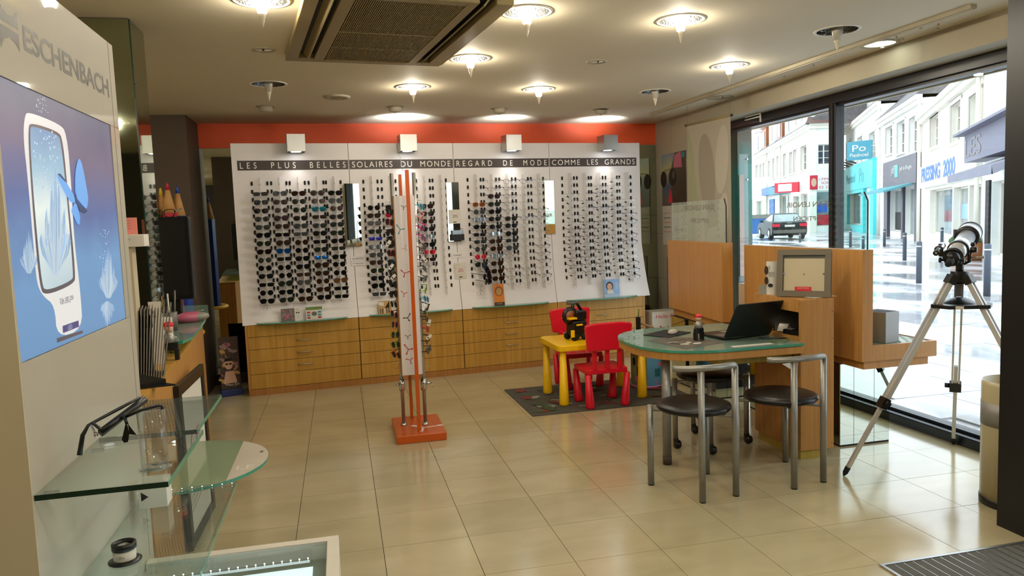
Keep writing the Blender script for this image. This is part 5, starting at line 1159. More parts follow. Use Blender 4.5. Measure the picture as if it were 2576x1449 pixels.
fan(b, [(188, 497), (165, 458), (150, 438), (141, 440), (152, 465), (172, 505), (187, 512)], .0016, 0, 1)
fan(b, [(189, 505), (205, 520), (219, 530), (213, 537), (200, 530)], .0017, 1); fan(b, [(187, 508), (178, 530), (192, 562), (199, 566), (200, 545), (192, 515)], .0015, 0)
fan(b, [(143, 437), (150, 437), (165, 456), (162, 457), (148, 443)], .0018, 1); fan(b, [(185, 490), (190, 490), (193, 512), (188, 512)], .0019, 1)
b.build('butterfly_print', ['p_blue', 'p_bdark'], tw)
b = MB(); text(b, '3.5x 10D 250', A(150, 760)[0], A(150, 762)[1], .10, .011, .0009, 0, Xa); text(b, 'made in Germany', A(152, 768)[0], A(152, 768)[1], .075, .007, .0009, 0, Xa); text(b, 'LED', A(171, 830)[0], A(171, 828)[1] - .002, .03, .011, .0009, 1, Xa)
b.build('poster_lettering', ['p_dark', 'p_plume'], tw)
b = MB(); Xo = plane((.0006, 0, 0), (0, 1, 0), (0, 0, 1)); u0 = A(52, 60)[0]; u1 = A(268, 190)[0]; text(b, 'ESCHENBACH', u0, 1.925, u1 - u0, .060, 0, 0, Xo, bold=.02)
b.build('lettering', 'tower_ink', tw)
b = MB(); u = A(44, 95)[0] - .045; up_q = [(u - .06, 1.965), (u + .045, 1.965), (u + .045, 2.005), (u + .02, 1.99), (u - .01, 1.985), (u - .04, 1.995), (u - .06, 2.02)]; n_ = MB()
for k in range(len(up_q) - 3): b.add([(*up_q[2 + k], 0), (*up_q[3 + k], 0), (up_q[3 + k][0], 1.965, 0), (up_q[2 + k][0], 1.965, 0)], [(0, 1, 2, 3)], 0, False, Xo); b.add([(up_q[2 + k][0], 3.92 - up_q[2 + k][1], 0), (up_q[3 + k][0], 3.92 - up_q[3 + k][1], 0), (up_q[3 + k][0], 1.955, 0), (up_q[2 + k][0], 1.955, 0)], [(0, 1, 2, 3)], 0, False, Xo)
b.build('emblem', 'tower_ink', tw)
# shelves
def gshelf(lab, x1, y0, y1, z, th):
    t = thing('glass_shelf', lab, 'shelf', (-.6985, y0, z - th))
    w = x1 + .6985; L = y1 - y0; b = MB(); b.box(0, w, 0, L, 0, th); b.build('pane', 'glass_s', t)
    b = MB(); b.add([(0, -.0004, 0), (w, -.0004, 0), (w, -.0004, th), (0, -.0004, th)], [(0, 1, 2, 3)]); b.add([(w + .0004, 0, 0), (w + .0004, L, 0), (w + .0004, L, th), (w + .0004, 0, th)], [(0, 1, 2, 3)], 1); b.build('edge', ['edge', 'edge_l'], t)
    b = MB()
    for y in (.06, L - .06): b.box(0, .03, y - .006, y + .006, -.008, 0)
    b.build('bracket', 'chrome', t); return t
gshelf('near upper clear glass shelf carrying the black loupe spectacles', -.418, 1.835, 2.298, .905, .013)
gshelf('far upper clear glass shelf on the white display wall', -.436, 2.302, 2.778, .905, .013)
ls = gshelf('lower clear glass shelf with small lit edge, on the white display wall', -.397, 1.835, 2.728, .600, .010)
for k in range(9):
    b = MB(); b.sphere((.02 + .033 * k, .8932, .005), .0016, 6, 4); b.build('led', 'led', ls)
# light table
lt = thing('light_table', 'white lit display table with glass top at the lower left', 'table', (-.70, 1.45, 0))
W_, L_ = .64, 1.25; b = MB()
b.box(.003, W_, 0, .04, .0, .37); b.box(.003, W_, L_ - .04, L_, 0, .37); b.box(W_ - .04, W_, .04, L_ - .04, 0, .37); b.box(.003, .04, .04, L_ - .04, 0, .33); b.build('body', 'white', lt, bevel=.002)
b = MB(); b.box(.04, W_ - .04, .04, L_ - .04, .30, .306); b.build('floor_panel', 'etched', lt)
b = MB(); b.box(.07, W_ - .09, .07, L_ - .10, .3065, .310); b.build('light_panel', 'lightbox', lt)
b = MB(); b.box(.012, W_ - .042, .042, L_ - .042, .355, .363); b.build('glass_top', 'glass_s', lt)
for k in range(17):
    b = MB(); b.sphere((.07 + .029 * k, L_ - .085, .335), .0026, 8, 5); b.build('led', 'led', lt)
b = MB(); b.box(.05, W_ - .1, L_ - .092, L_ - .080, .322, .331); b.build('led_strip', 'chrome', lt)
# loupe
t = thing('stand_magnifier', 'small round black and white stand magnifier on the lower glass shelf', 'magnifier', (-.612, 2.145, .6005))
b = MB(); b.lathe([(.001, 0), (.041, 0), (.042, .004), (.03, .008), (.001, .008)], 28); b.build('base', 'black', t)
b = MB(); b.lathe([(.028, .008), (.029, .034), (.026, .034), (.026, .008)], 28); b.build('label_band', 'paper', t)
b = MB(); b.lathe([(.029, .034), (.031, .036), (.031, .052), (.026, .054), (.025, .040), (.027, .034)], 28); b.build('rim', 'black', t)
b = MB(); b.sphere((0, 0, .038), .024, 20, 8, sc=(1, 1, .5)); b.build('lens', 'chrome', t)
b = MB(); text(b, '10x', -.012, .017, .02, .008, .0005, 0, plane((0, -.029, 0), (1, 0, 0), (0, 0, 1))); b.build('lettering', 'grey_ink', t)
t = thing('small_carton', 'small white carton with a black triangle on the lower glass shelf', 'box', (-.672, 2.545, .6005), .02)
b = MB(); b.box(0, .085, 0, .075, 0, .085); b.build('carton', 'paper', t, bevel=.001)
b = MB(); flat(b, [(.008, .055), (.008, .025), (.03, .038)], 0, 0, plane((0, -.0006, 0), (1, 0, 0), (0, 0, 1))); b.build('print', 'ink', t)
# binocular spectacles on a clear pillar
t = thing('display_pillar', 'clear acrylic pillar on the upper glass shelf holding loupe spectacles', 'stand', (-.472, 1.955, .9055))
b = MB(); b.lathe([(.001, 0), (.032, 0), (.032, .145), (.001, .145)], 32); b.build('pillar', glass('thick_acrylic', (.88, .88, .86), 1.6, haze=.06, hazecol=(.8, .8, .78)), t)
b = MB(); b.lathe([(.001, 0), (.038, 0), (.038, .004), (.001, .004)], 32); b.build('foot', 'acrylic', t)
b = MB(); text(b, 'Schweizer', -.02, .095, .04, .009, 0, 0, plane((0, -.0328, 0), (1, 0, 0), (0, 0, 1))); b.build('lettering', 'grey_ink', t)
sp = thing('loupe_spectacles', 'black loupe spectacles folded open across the clear pillar', 'spectacles', (0, 0, 0))
P_ = lambda x, y, d: at(x, y, 'y', d)
b = MB(); p0, p1 = P_(252, 1090, 1.93), P_(366, 1003, 2.02); d = (p1 - p0); b.tube([p0, p0 + d * .3, p0 + d * .7, p1], [.0105, .0105, .010, .011], 4); b.build('front', 'black', sp)
b = MB(); b.tube([P_(352, 1000, 2.03), P_(300, 1028, 2.0), P_(240, 1060, 1.97), P_(222, 1070, 1.96), P_(208, 1095, 1.95), P_(200, 1145, 1.94)], [.0035, .0045, .004, .004, .0055, .0065], 8); b.build('temple', 'black', sp)
b = MB(); b.tube([P_(256, 1082, 1.93), P_(233, 1064, 1.95)], .004, 6); b.tube([P_(306, 1052, 1.96), P_(355, 1032, 1.93), P_(395, 1022, 1.90), P_(407, 1020, 1.9), P_(408, 1030, 1.9)], [.005, .004, .0035, .004, .004], 8); b.build('temple', 'black', sp)
b = MB(); b.tube([P_(313, 1048, 1.95), P_(320, 1068, 1.94)], .004, 6)
for q in ([(315, 1068), (309, 1095), (306, 1106), (312, 1114), (322, 1112), (325, 1095), (321, 1070)], [(322, 1066), (334, 1082), (344, 1094), (324, 1093)]): b.add([tuple(P_(x, y, 1.93)) for x, y in q] + [tuple(P_(x, y, 1.94)) for x, y in q], [tuple(range(len(q)))[::-1], tuple(range(len(q), 2 * len(q)))] + [(k, (k + 1) % len(q), len(q) + (k + 1) % len(q), len(q) + k) for k in range(len(q))])
b.build('nose_pads', 'black', sp)
b = MB(); b.tube([P_(238, 1090, 1.93), P_(243, 1098, 1.93)], .005, 8); b.tube([P_(229, 1070, 1.95), P_(240, 1092, 1.93)], .0025, 6); b.build('hinge', 'chrome', sp)
b = MB(); q = [(410, 1032), (428, 1014), (434, 1040), (430, 1055), (408, 1075)]; b.add([tuple(P_(x, y, 1.90)) for x, y in q] + [tuple(P_(x, y, 1.901)) for x, y in q], [tuple(range(5))[::-1], tuple(range(5, 10))] + [(k, (k + 1) % 5, 5 + (k + 1) % 5, 5 + k) for k in range(5)])
tag(b.build('clear_pouch', 'acrylic'), 'clear plastic pouch with label hanging from the loupe spectacles', 'pouch')

# ================================================================== CURVED COUNTER
ct = thing('curved_counter', 'curved beech counter behind the white display wall', 'counter', (0, 0, 0))
curve = [(-.735, 2.95), (-.752, 3.28), (-.775, 3.62), (-.79, 3.9), (-.815, 4.25), (-.85, 4.64), (-.905, 5.1), (-.97, 5.6), (-1.05, 5.95)]
inner = [(-1.25, 5.95), (-1.25, 4.25), (-.885, 4.25), (-.885, 3.89), (-1.2, 3.89), (-1.2, 2.95)]
b = MB(); b.prism(curve + inner, 0.0, .862); b.build('front', 'wood_o', ct)
b = MB(); b.prism([(x + .004 if k < len(curve) else x, y) for k, (x, y) in enumerate(curve + inner)], .865, .885); b.build('worktop', 'wood', ct, bevel=.001)
gp = [(-.895, 3.84), (-.76, 3.84), (-.742, 3.97), (-.765, 4.3), (-.80, 4.7), (-.86, 5.2), (-.94, 5.68), (-1.2, 5.72), (-1.2, 4.24), (-.895, 4.24)]
b = MB(); b.prism(gp, .948, .962); b.build('glass_top', 'glass_g', ct)
b = MB(); q = gp[:8]; b.add([(x + .0006, y - .0006, z) for x, y in q for z in (.948, .962)], [(2 * k, 2 * k + 2, 2 * k + 3, 2 * k + 1) for k in range(len(q) - 1)]); b.build('glass_edge', 'edge_l', ct)
for x, y in ((-.835, 3.99), (-.93, 5.35)):
    b = MB(); b.cyl((x, y, .885), (x, y, .948), .019, n=20); b.cyl((x, y, .962), (x, y, .968), .022, n=20); b.build('post', 'chrome', ct)
# picture frame leaning on it
pf = thing('picture_frame', 'large black picture frame leaning against the curved counter', 'picture frame', (-.762, 3.62, 0), (0, -.012, math.atan2(-.012, .575)))
fb, fh, fw = .05, .785, .575; b = MB()
b.box(0, .022, 0, fw, 0, fb); b.box(0, .022, 0, fw, fh - fb, fh); b.box(0, .022, 0, fb, fb, fh - fb); b.box(0, .022, fw - fb, fw, fb, fh - fb); b.build('frame', 'black', pf, bevel=.002)
b = MB(); b.box(.004, .012, fb, fw - fb, fb, fh - fb); b.build('print', 'paper', pf)
b = MB(); Xp_ = plane((.0126, 0, 0), (0, 1, 0), (0, 0, 1)); text(b, 'CE', .17, .42, .2, .09, 0, 0, Xp_, shear=.3)
for k in range(8): flat(b, [(.1, .36 - .03 * k), (.44, .40 - .03 * k), (.44, .405 - .03 * k), (.1, .365 - .03 * k)], 0, 1, Xp_)
b.build('lettering', ['c_pink', 'grey_ink'], pf)
# rounded green glass ledge
gl_ = thing('round_glass_ledge', 'rounded frosted green glass ledge sticking out of the curved counter', 'ledge', (-.715, 3.33, .49))
o_ = [(.02 + .345 * math.cos(a), .355 * math.sin(a)) for a in [-PI / 2 + PI * k / 24 for k in range(25)]]
b = MB(); b.prism([(0, -.355)] + o_ + [(0, .355)], 0, .012); b.build('pane', 'frost', gl_)
b = MB(); b.add([(x + .0006, y, z) for x, y in o_ for z in (0, .012)], [(2 * k, 2 * k + 2, 2 * k + 3, 2 * k + 1) for k in range(24)]); b.build('edge', 'edge_l', gl_)
b = MB(); flat(b, [(x, y) for x, y in o_ if x > .22], .0124, 0, Matrix.Identity(4)); b.build('print_zone', 'b_pale', gl_)
b = MB(); text(b, 'LE', .25, -.15, .07, .05, .0128, 0, Matrix.Identity(4)); flat(b, oval(.33, .08, .008, .014, 10), .0128, 1, Matrix.Identity(4)); b.build('lettering', ['paper', 'c_grey'], gl_)
b = MB(); b.box(-.035, .02, -.1, -.08, -.02, 0); b.box(-.035, .02, .08, .1, -.02, 0); b.build('bracket', 'chrome', gl_)

# things on the counter
r = random.Random(3)
bs = thing('brochure_rack', 'pointed black brochure rack on the near end of the curved counter', 'rack', (-.79, 3.14, .886), 0)
b = MB(); b.prism([(-.08, -.06), (.135, -.03), (.02, .09), (-.10, .14)], 0, .006); b.build('base', 'black', bs)
b = MB(); b.add([(-.06, -.05, .006), (.10, -.02, .028), (-.02, .03, .05), (-.06, -.05, .001), (.10, -.02, .001), (-.02, .03, .001)], [(0, 1, 2), (5, 4, 3), (0, 3, 4, 1), (1, 4, 5, 2), (2, 5, 3, 0)]); b.build('fin', 'black', bs)
for k in range(11):
    x = -.83 + .0095 * k; b = MB(); hh = .29 + r.uniform(-.012, .01); b.box(-.002, .002, 0, .20, 0, hh); b.box(.0021, .0026, .003, .197, .003, hh - .003, 1)
    tag(b.build('brochure', ['grey_ink', 'c_brown'], None, (x, 3.29, .886 + .0), (0, .06 + .010 * k, .20)), f'dark brochure standing on the curved counter, {ORD[k]} from the left in the bundle', 'brochure', 'dark brochures on the curved counter')
tp = thing('card_tower', 'cream card tower on the counter in front of the mirrored pillar', 'stand', (-.93, 3.66, .886), 0)
b = MB(); b.box(-.03, .028, -.03, .04, 0, .54); b.build('post', 'cream', tp)
t = thing('small_carton', 'white carton with a printed line on top of the card tower', 'box', (-.93, 3.66, 1.4265), .05); b = MB(); b.box(-.08, .085, -.05, .06, 0, .055); b.build('carton', 'paper', t, bevel=.003)
b = MB(); text(b, 'lunettes', -.03, .03, .06, .010, 0, 0, plane((0, -.0506, 0), (1, 0, 0), (0, 0, 1))); b.build('lettering', 'grey_ink', t)
t = thing('sticky_note', 'salmon pink sticky note block above the white carton', 'note', (-.93, 3.66, 1.482), .05); b = MB(); b.box(-.06, .055, -.02, -.014, 0, .075); b.build('sheet', pm('pink_paper', '#e68a80', .7), t)
b = MB()
for k in range(4): flat(b, [(-.03, .06 - .012 * k), (.03, .062 - .012 * k), (.03, .063 - .012 * k), (-.03, .061 - .012 * k)], 0, 0, plane((0, -.0204, 0), (1, 0, 0), (0, 0, 1)))
b.build('print', 'ink', t)
t = thing('spray_bottle', 'white bottle with black top beside the card tower', 'bottle', (-.835, 3.50, .886)); b = MB(); b.lathe([(.001, 0), (.024, 0), (.025, .01), (.025, .19), (.001, .195)], 18); b.build('body', 'paper', t); b = MB(); b.lathe([(.0255, .19), (.025, .24), (.02, .245), (.001, .245)], 18); b.build('cap', 'black', t)
t = thing('price_list', 'white price list card standing behind the white bottle', 'card', (-.83, 3.64, .886), 0); b = MB(); b.box(-.025, .03, 0, .002, 0, .29); b.build('card', 'paper', t)
b = MB(); blotch(1, 11, 8)(b, plane((-.02, -.0006, .2), (1, 0, 0), (0, 0, 1)), .04, .08); b.build('print', 'grey_ink', t)
figure_holder(-.80, 3.75, .8862, .1, 'small figure with red cap on the curved counter beside the brochures', 1.15)
t = thing('tissue_box', 'white and pink cube box on the green glass counter top', 'box', (-.865, 3.98, .969), .25); b = MB(); b.box(-.035, .035, -.04, .04, 0, .095); b.build('carton', 'paper', t, bevel=.004); b = MB(); b.box(.0352, .0362, -.038, .038, .004, .092); b.build('side_print', 'c_pink', t)
t = thing('pen_pot', 'dark pen pot with pens in front of the black screen', 'pot', (-.90, 4.28, .9625)); b = MB(); b.lathe([(.001, 0), (.035, 0), (.037, .10), (.034, .10), (.033, .01), (.001, .01)], 18); b.build('pot', 'c_grey', t)
for k, (x, y, c) in enumerate(((-.01, 0, 'ink'), (.015, .01, 'c_gold'), (.0, -.015, 'paper'), (.02, -.01, 'c_grey'), (-.02, .01, 'black'))):
    b = MB(); b.cyl((x, y, .012), (x * 1.8, y * 1.8, .17 + .015 * k), .0045, n=8); b.build('pen', c, t)
t = thing('pink_case', 'pink and grey glasses case beside the black screen foot', 'case', (-.86, 4.62, .9625), .4); b = MB(); b.sphere((0, 0, .03), .09, 16, 8, sc=(1, .55, .36)); b.build('shell', 'c_pink', t); b = MB(); b.sphere((.03, -.005, .03), .072, 16, 8, sc=(1, .6, .38)); b.build('lid', 'grey_ink', t)
mo = thing('touch_screen', 'black portrait touch screen on the counter below the giant pencils', 'screen', (-.965, 4.72, .9625), -.12)
b = MB(); b.prism(rrect(-.125, .125, .13, .615, .012, 4), -.02, .03, X=plane((0, 0, 0), (1, 0, 0), (0, 0, 1))); b.build('housing', 'black', mo, bevel=.005)
b = MB(); b.box(-.107, .10, -.0312, -.0302, .155, .595); b.build('display', pm('switched_off_screen', '#1c1b1a', .3), mo)
b = MB(); b.box(-.09, .09, -.06, .09, 0, .02); b.box(-.04, .04, -.01, .03, .02, .135); b.build('foot', 'black', mo, bevel=.004)
spectacles('eyeglasses', 'black framed eyeglasses resting on top of the black screen', 'eyeglasses', (-.985, 4.715, 1.598), (0, 0, -.1), 'way', 'f_black', 'l_clear', .0035, 'glasses on the touch screen')
# giant pencils stand
ps = thing('pencil_stand', 'giant coloured pencils display stand in front of the brown column', 'stand', (-1.335, 6.50, 0))
M['pen_wood'] = pm('pencil_wood', '#b98a4d', .6)
for (x, y, z1, c, cn) in ((-.10, .02, 1.875, 'f_green', '#1f7a35'), (-.045, .06, 1.85, 'yellow', '#d9b51c'), (.03, -.045, 1.885, 'red', '#b01530'), (.085, .035, 1.86, 'c_blue', '#1c3f95'), (.0, .1, 1.80, 'c_tealp', '#1c3f95')):
    mt = pm('pencil_' + c, cn, .35); R = .057
    b = MB(); hexa = [(x + R * math.cos(PI / 3 * k), y + R * math.sin(PI / 3 * k)) for k in range(6)]; b.prism(hexa, .64, z1 - .24); p_ = b.build('pencil', mt, ps)
    b = MB(); b.tube([(x, y, z1 - .24), (x, y, z1 - .06)], [R * .93, R * .30], 12); b.build('shaved_end', 'pen_wood', p_); b = MB(); b.tube([(x, y, z1 - .06), (x, y, z1 - .01), (x, y, z1)], [R * .30, R * .16, R * .06], 12); b.build('point', mt, p_)
b = MB(); n = 30; b.tube([(.205 * math.cos(2 * PI * k / n), .205 * math.sin(2 * PI * k / n), .66) for k in range(n + 1)], .017, 8); b.build('ring', 'yellow', ps)
b = MB()
for k in range(4): b.tube([(.205 * math.cos(PI / 2 * k), .205 * math.sin(PI / 2 * k), .66), (0, 0, .63)], .008, 6)
b.cyl((0, 0, .02), (0, 0, .64), .03, n=16); b.lathe([(.001, 0), (.19, 0), (.19, .02), (.001, .03)], 28); b.build('foot', 'black', ps)
# standee
t = thing('floor_standee', 'narrow dark poster standee with blue foot on the floor left of the cabinets', 'standee', (-1.02, 7.08, 0), .30)
b = MB(); b.box(-.095, .095, -.05, .06, 0, .06); b.build('foot', pm('blue_card', '#16255c', .5), t, bevel=.004)
b = MB(); b.box(-.085, .085, -.002, .006, .06, .53, 0, Matrix.Rotation(-.05, 4, 'X')); b.build('board', 'c_brown', t)
b = MB(); X_ = Matrix.Rotation(-.05, 4, 'X') @ plane((-.085, -.003, .06), (1, 0, 0), (0, 0, 1)); blotch(4, 21, 34)(b, X_, .17, .46)
flat(b, oval(.075, .22, .035, .045, 16), .001, 4, X_); flat(b, [(.02, .05), (.14, .05), (.115, .16), (.045, .16)], .001, 4, X_); flat(b, oval(.06, .225, .013, .01, 8), .0014, 5, X_); flat(b, oval(.09, .225, .013, .01, 8), .0014, 5, X_); flat(b, [(.035, .25), (.115, .25), (.1, .28), (.05, .28)], .0012, 5, X_)
text(b, 'Maui Jim', .04, .02, .11, .028, .0015, 6, X_, shear=.2)
b.build('print', ['c_mauve', 'c_brown', 'c_pink', 'c_gold', 'c_skin', 'gap', 'paper'], t)

# ================================================================== OUTSIDE
GZ = -.10
gd = MB(); gd.box(3.9, 95, -30, 120, GZ - .3, GZ - .012); gd = struct('street', gd, 'wet')
sl = MB(); sl.box(.004, .896, .004, .596, -.02, 0); slab_me = sl.mesh('paving_slab', 'wet')
rp = random.Random(12)
for i in range(7):
    for j in range(17):
        x = 3.95 + .9 * i + (.45 if j % 2 else 0); y = 2.2 + .6 * j
        link('paving_slab', slab_me, gd, (x, y, GZ + rp.uniform(-.003, .003)), (rp.uniform(-.003, .003), rp.uniform(-.003, .003), 0))
b = MB(); b.box(3.95, 4.4, 12.4, 40, GZ - .02, GZ); b.box(10.7, 95, -20, 120, GZ - .02, GZ - .004); b.box(3.95, 10.7, 12.41, 120, GZ - .02, GZ - .004); b.build('carriageway', 'wet', gd)
b = MB(); b.box(3.95, 10.7, -20, 2.19, GZ - .02, GZ - .004); b.build('carriageway', 'wet', gd)
so = MB(); so.box(3.84, 4.50, 2.3, 7.6, 2.40, 2.9); so.box(4.50, 4.53, 2.3, 7.6, 2.385, 2.9); struct('trim_6', so, 'bulk')
for (px, py), lb in zip(((2050, 287), (2490, 178)), ('round light under the outside overhang, left of the mullion', 'round light under the outside overhang, by the black door post')):
    p = at(px, py, 'z', 2.40); t = thing('soffit_light', lb, 'light', (min(p.x, 4.38), p.y, 2.40))
    b = MB(); b.lathe([(.07, 0), (.075, -.012), (.105, -.008), (.11, 0)], 26); b.build('ring', 'alu', t); b = MB(); b.lathe([(.001, -.004), (.07, -.004), (.07, -.001)], 24); b.build('lens', pm('soffit_lens', '#ffffff', .4, emit=(1, .97, .9), es=3), t)

def facade(A, B, H, name, lab, wins, wallmat, doors=(), roof=None, depth=9.0, sills=True):
    A = Vector((*A, GZ)); B = Vector((*B, GZ)); u = (B - A).normalized(); L = (B - A).length
    t = thing(name, lab, 'building', A, math.atan2(u.y, u.x)); H -= GZ
    holes = [(x0, x1, z0 - GZ, z1 - GZ) for x0, x1, z0, z1 in list(wins) + list(doors)]
    holes = [(max(.02, a), min(L - .02, b_), max(.02, c), min(H - .05, d)) for a, b_, c, d in holes]
    xs = sorted({0, L} | {h[0] for h in holes} | {h[1] for h in holes}); zz = sorted({0, H} | {h[2] for h in holes} | {h[3] for h in holes})
    b = MB()
    for i in range(len(xs) - 1):
        for j in range(len(zz) - 1):
            cx, cz = (xs[i] + xs[i + 1]) / 2, (zz[j] + zz[j + 1]) / 2
            if any(h[0] < cx < h[1] and h[2] < cz < h[3] for h in holes): continue
            b.add([(xs[i], 0, zz[j]), (xs[i + 1], 0, zz[j]), (xs[i + 1], 0, zz[j + 1]), (xs[i], 0, zz[j + 1])], [(0, 1, 2, 3)])
    for k, (x0, x1, z0, z1) in enumerate(holes):
        d = .28
        b.add([(x0, 0, z0), (x1, 0, z0), (x1, 0, z1), (x0, 0, z1), (x0, d, z0), (x1, d, z0), (x1, d, z1), (x0, d, z1)], [(0, 1, 5, 4), (1, 2, 6, 5), (2, 3, 7, 6), (3, 0, 4, 7)])
    b.add([(0, 0, 0), (L, 0, 0), (L, depth, 0), (0, depth, 0), (0, 0, H), (L, 0, H), (L, depth, H), (0, depth, H)], [(1, 2, 6, 5), (2, 3, 7, 6), (3, 0, 4, 7), (4, 5, 6, 7)])
    b.build('wall', wallmat, t, recalc=False)
    for k, (x0, x1, z0, z1) in enumerate(holes):
        up_ = k < len(wins); f = MB(); fw = .06; y0, y1 = .2, .26
        f.box(x0, x1, y0, y1, z0, z0 + fw); f.box(x0, x1, y0, y1, z1 - fw, z1); f.box(x0, x0 + fw, y0, y1, z0, z1); f.box(x1 - fw, x1, y0, y1, z0, z1)
        if up_:
            f.box((x0 + x1) / 2 - .04, (x0 + x1) / 2 + .04, y0, y1, z0, z1)
            for q in (1, 2): f.box(x0, x1, y0 + .01, y1, z0 + (z1 - z0) * q / 3 - .02, z0 + (z1 - z0) * q / 3 + .02)
            if sills: f.box(x0 - .12, x1 + .12, -.12, .05, z0 - .09, z0); f.box(x0 - .14, x0, -.04, .02, z0, z1 + .1); f.box(x1, x1 + .14, -.04, .02, z0, z1 + .1); f.box(x0 - .14, x1 + .14, -.04, .02, z1, z1 + .12)
        w = f.build('window' if up_ else 'shop_window', 'white' if up_ or wallmat != 'shopgrey' else 'shopgrey', t)
        p = MB(); p.box(x0 + .02, x1 - .02, .262, .27, z0 + .02, z1 - .02); p.build('pane', 'glass_dark' if up_ else 'glass_shop', w)
    b = MB(); b.box(-.05, L + .05, -.28, 0, H - .05, H + .16); b.box(-.05, L + .05, -.18, 0, H - .25, H - .05); b.build('cornice', 'facade2', t)
    if roof:
        b = MB(); b.add([(-.05, -.3, H + .16), (L + .05, -.3, H + .16), (L + .05, 3.2, H + 3.2), (-.05, 3.2, H + 3.2), (L + .05, 3.6, H + 3.2), (-.05, 3.6, H + 3.2), (L + .05, 3.8, H), (-.05, 3.8, H)], [(0, 1, 2, 3), (3, 2, 4, 5), (5, 4, 6, 7), (1, 6, 4, 2), (0, 3, 5, 7)]); b.build('roof', roof, t)
    return t, L, H
Y0 = -GZ
# launderette building
t, L, H = facade((25.2, 28.3), (17.6, 17.5), 5.25, 'shop_building', 'pale rendered building with blue lettered shop sign and three upper windows', [(2.63, 5.0, 3.75, 5.0), (7.64, 9.7, 3.55, 4.85), (11.0, 12.9, 3.38, 4.7)], 'facade2', [(2.75, 8.2, .35, 2.1), (8.4, 11.07, .1, 2.05), (11.25, 13.0, .35, 2.04)])
b = MB(); b.box(1.1, 13.1, -.16, 0, 2.22 + Y0, 3.12 + Y0); sg = b.build('sign_board', 'facade', t)
b = MB(); Xs_ = plane((0, -.17, 0), (1, 0, 0), (0, 0, 1)); text(b, 'PRESSING  2000', 1.45, 2.45 + Y0, 8.3, .60, 0, 0, Xs_, bold=.035); b.build('lettering', 'bluesign', sg)
b = MB(); flat(b, oval(11.2, 2.85 + Y0, .22, .2, 18), 0, 0, Xs_); b.build('emblem', 'facade2', sg)
b = MB(); text(b, 'TOUT A LAVERIE', 3.5, 1.85 + Y0, 2.6, .16, 0, 0, plane((0, .25, 0), (1, 0, 0), (0, 0, 1))); b.build('lettering', 'paper', t)
b = MB(); b.box(8.5, 10.6, .22, .235, 1.0 + Y0, 1.5 + Y0); b.build('window_poster', 'c_blue', t)
for x in (.25, 13.05):
    b = MB(); b.cyl((x, -.12, 0), (x, -.12, H), .06, n=8); b.build('downpipe', 'facade2', t)
# jeweller
t, L, H = facade((30.2, 37.0), (25.2, 28.3), 6.2, 'shop_building', 'white building with charcoal shopfront and teal awning', [(1.59, 3.56, 4.28, 5.75), (4.68, 6.57, 4.11, 5.68), (7.5, 9.2, 3.96, 5.57)], 'facade', [(3.09, 6.4, .22, 2.35), (6.8, 9.4, .1, 2.35)], roof='slate')
b = MB(); b.box(2.0, 9.95, -.2, 0, 2.5 + Y0, 3.85 + Y0); b.box(2.0, 3.0, -.15, 0, 0, 2.5 + Y0); b.box(9.45, 9.95, -.15, 0, 0, 2.5 + Y0); b.box(6.42, 6.78, -.12, 0, 0, 2.5 + Y0); sg = b.build('shopfront', 'shopgrey', t)
b = MB(); Xs_ = plane((0, -.21, 0), (1, 0, 0), (0, 0, 1)); text(b, 'Jeff', 4.3, 3.05 + Y0, .9, .5, 0, 0, Xs_); text(b, 'Jeff de Bruges', 6.4, 3.15 + Y0, 2.7, .26, 0, 0, Xs_); b.build('lettering', 'paper', sg)
b = MB(); b.box(5.3, 6.0, -.22, -.2, 2.95 + Y0, 3.55 + Y0); b.build('logo_square', 'teal', sg)
aw = MB(); aw.add([(1.9, -.2, 2.55 + Y0), (9.3, -.2, 2.55 + Y0), (9.3, -1.4, 2.25 + Y0), (1.9, -1.4, 2.25 + Y0), (9.3, -1.4, 2.15 + Y0), (1.9, -1.4, 2.15 + Y0), (9.3, -.2, 2.45 + Y0), (1.9, -.2, 2.45 + Y0)], [(0, 3, 2, 1), (3, 5, 4, 2), (7, 6, 4, 5), (0, 1, 6, 7), (1, 2, 4, 6), (0, 7, 5, 3)]); aw.build('awning', 'teal_d', t)
b = MB(); b.box(3.3, 6.2, .20, .22, .3 + Y0, 1.2 + Y0); b.build('door_panel', 'ink', t)
b = MB(); b.cyl((10.0, -.1, 0), (10.0, -.1, H), .07, n=8); b.build('downpipe', 'facade2', t)
# optician opposite
t, L, H = facade((38.0, 50.3), (30.2, 37.0), 7.3, 'shop_building', 'white building with bright teal shopfront and square teal sign', [(.4, 2.76, 4.42, 6.4), (6.27, 8.65, 4.39, 6.2), (11.5, 13.6, 4.33, 6.0)], 'facade', [(2.63, 9.54, .35, 2.6), (10.5, 13.0, .1, 2.5)], roof='slate')
b = MB(); b.box(.1, 14.3, -.25, 0, 2.72 + Y0, 4.4 + Y0); b.box(.1, 2.5, -.2, 0, 0, 2.72 + Y0); b.box(9.6, 10.4, -.2, 0, 0, 2.72 + Y0); b.box(13.1, 14.3, -.2, 0, 0, 2.72 + Y0); b.box(2.5, 9.6, -.2, 0, 0, .35 + Y0); b.box(2.5, 9.6, -.2, 0, 2.5 + Y0, 2.72 + Y0); sg = b.build('shopfront', 'teal', t)
b = MB(); Xs_ = plane((0, -.26, 0), (1, 0, 0), (0, 0, 1)); text(b, 'Piednoel', 2.5, 3.25 + Y0, 4.6, .65, 0, 0, Xs_); text(b, 'Po', 9.0, 3.1 + Y0, 2.0, .95, 0, 0, Xs_); b.build('lettering', 'teal_d', sg)
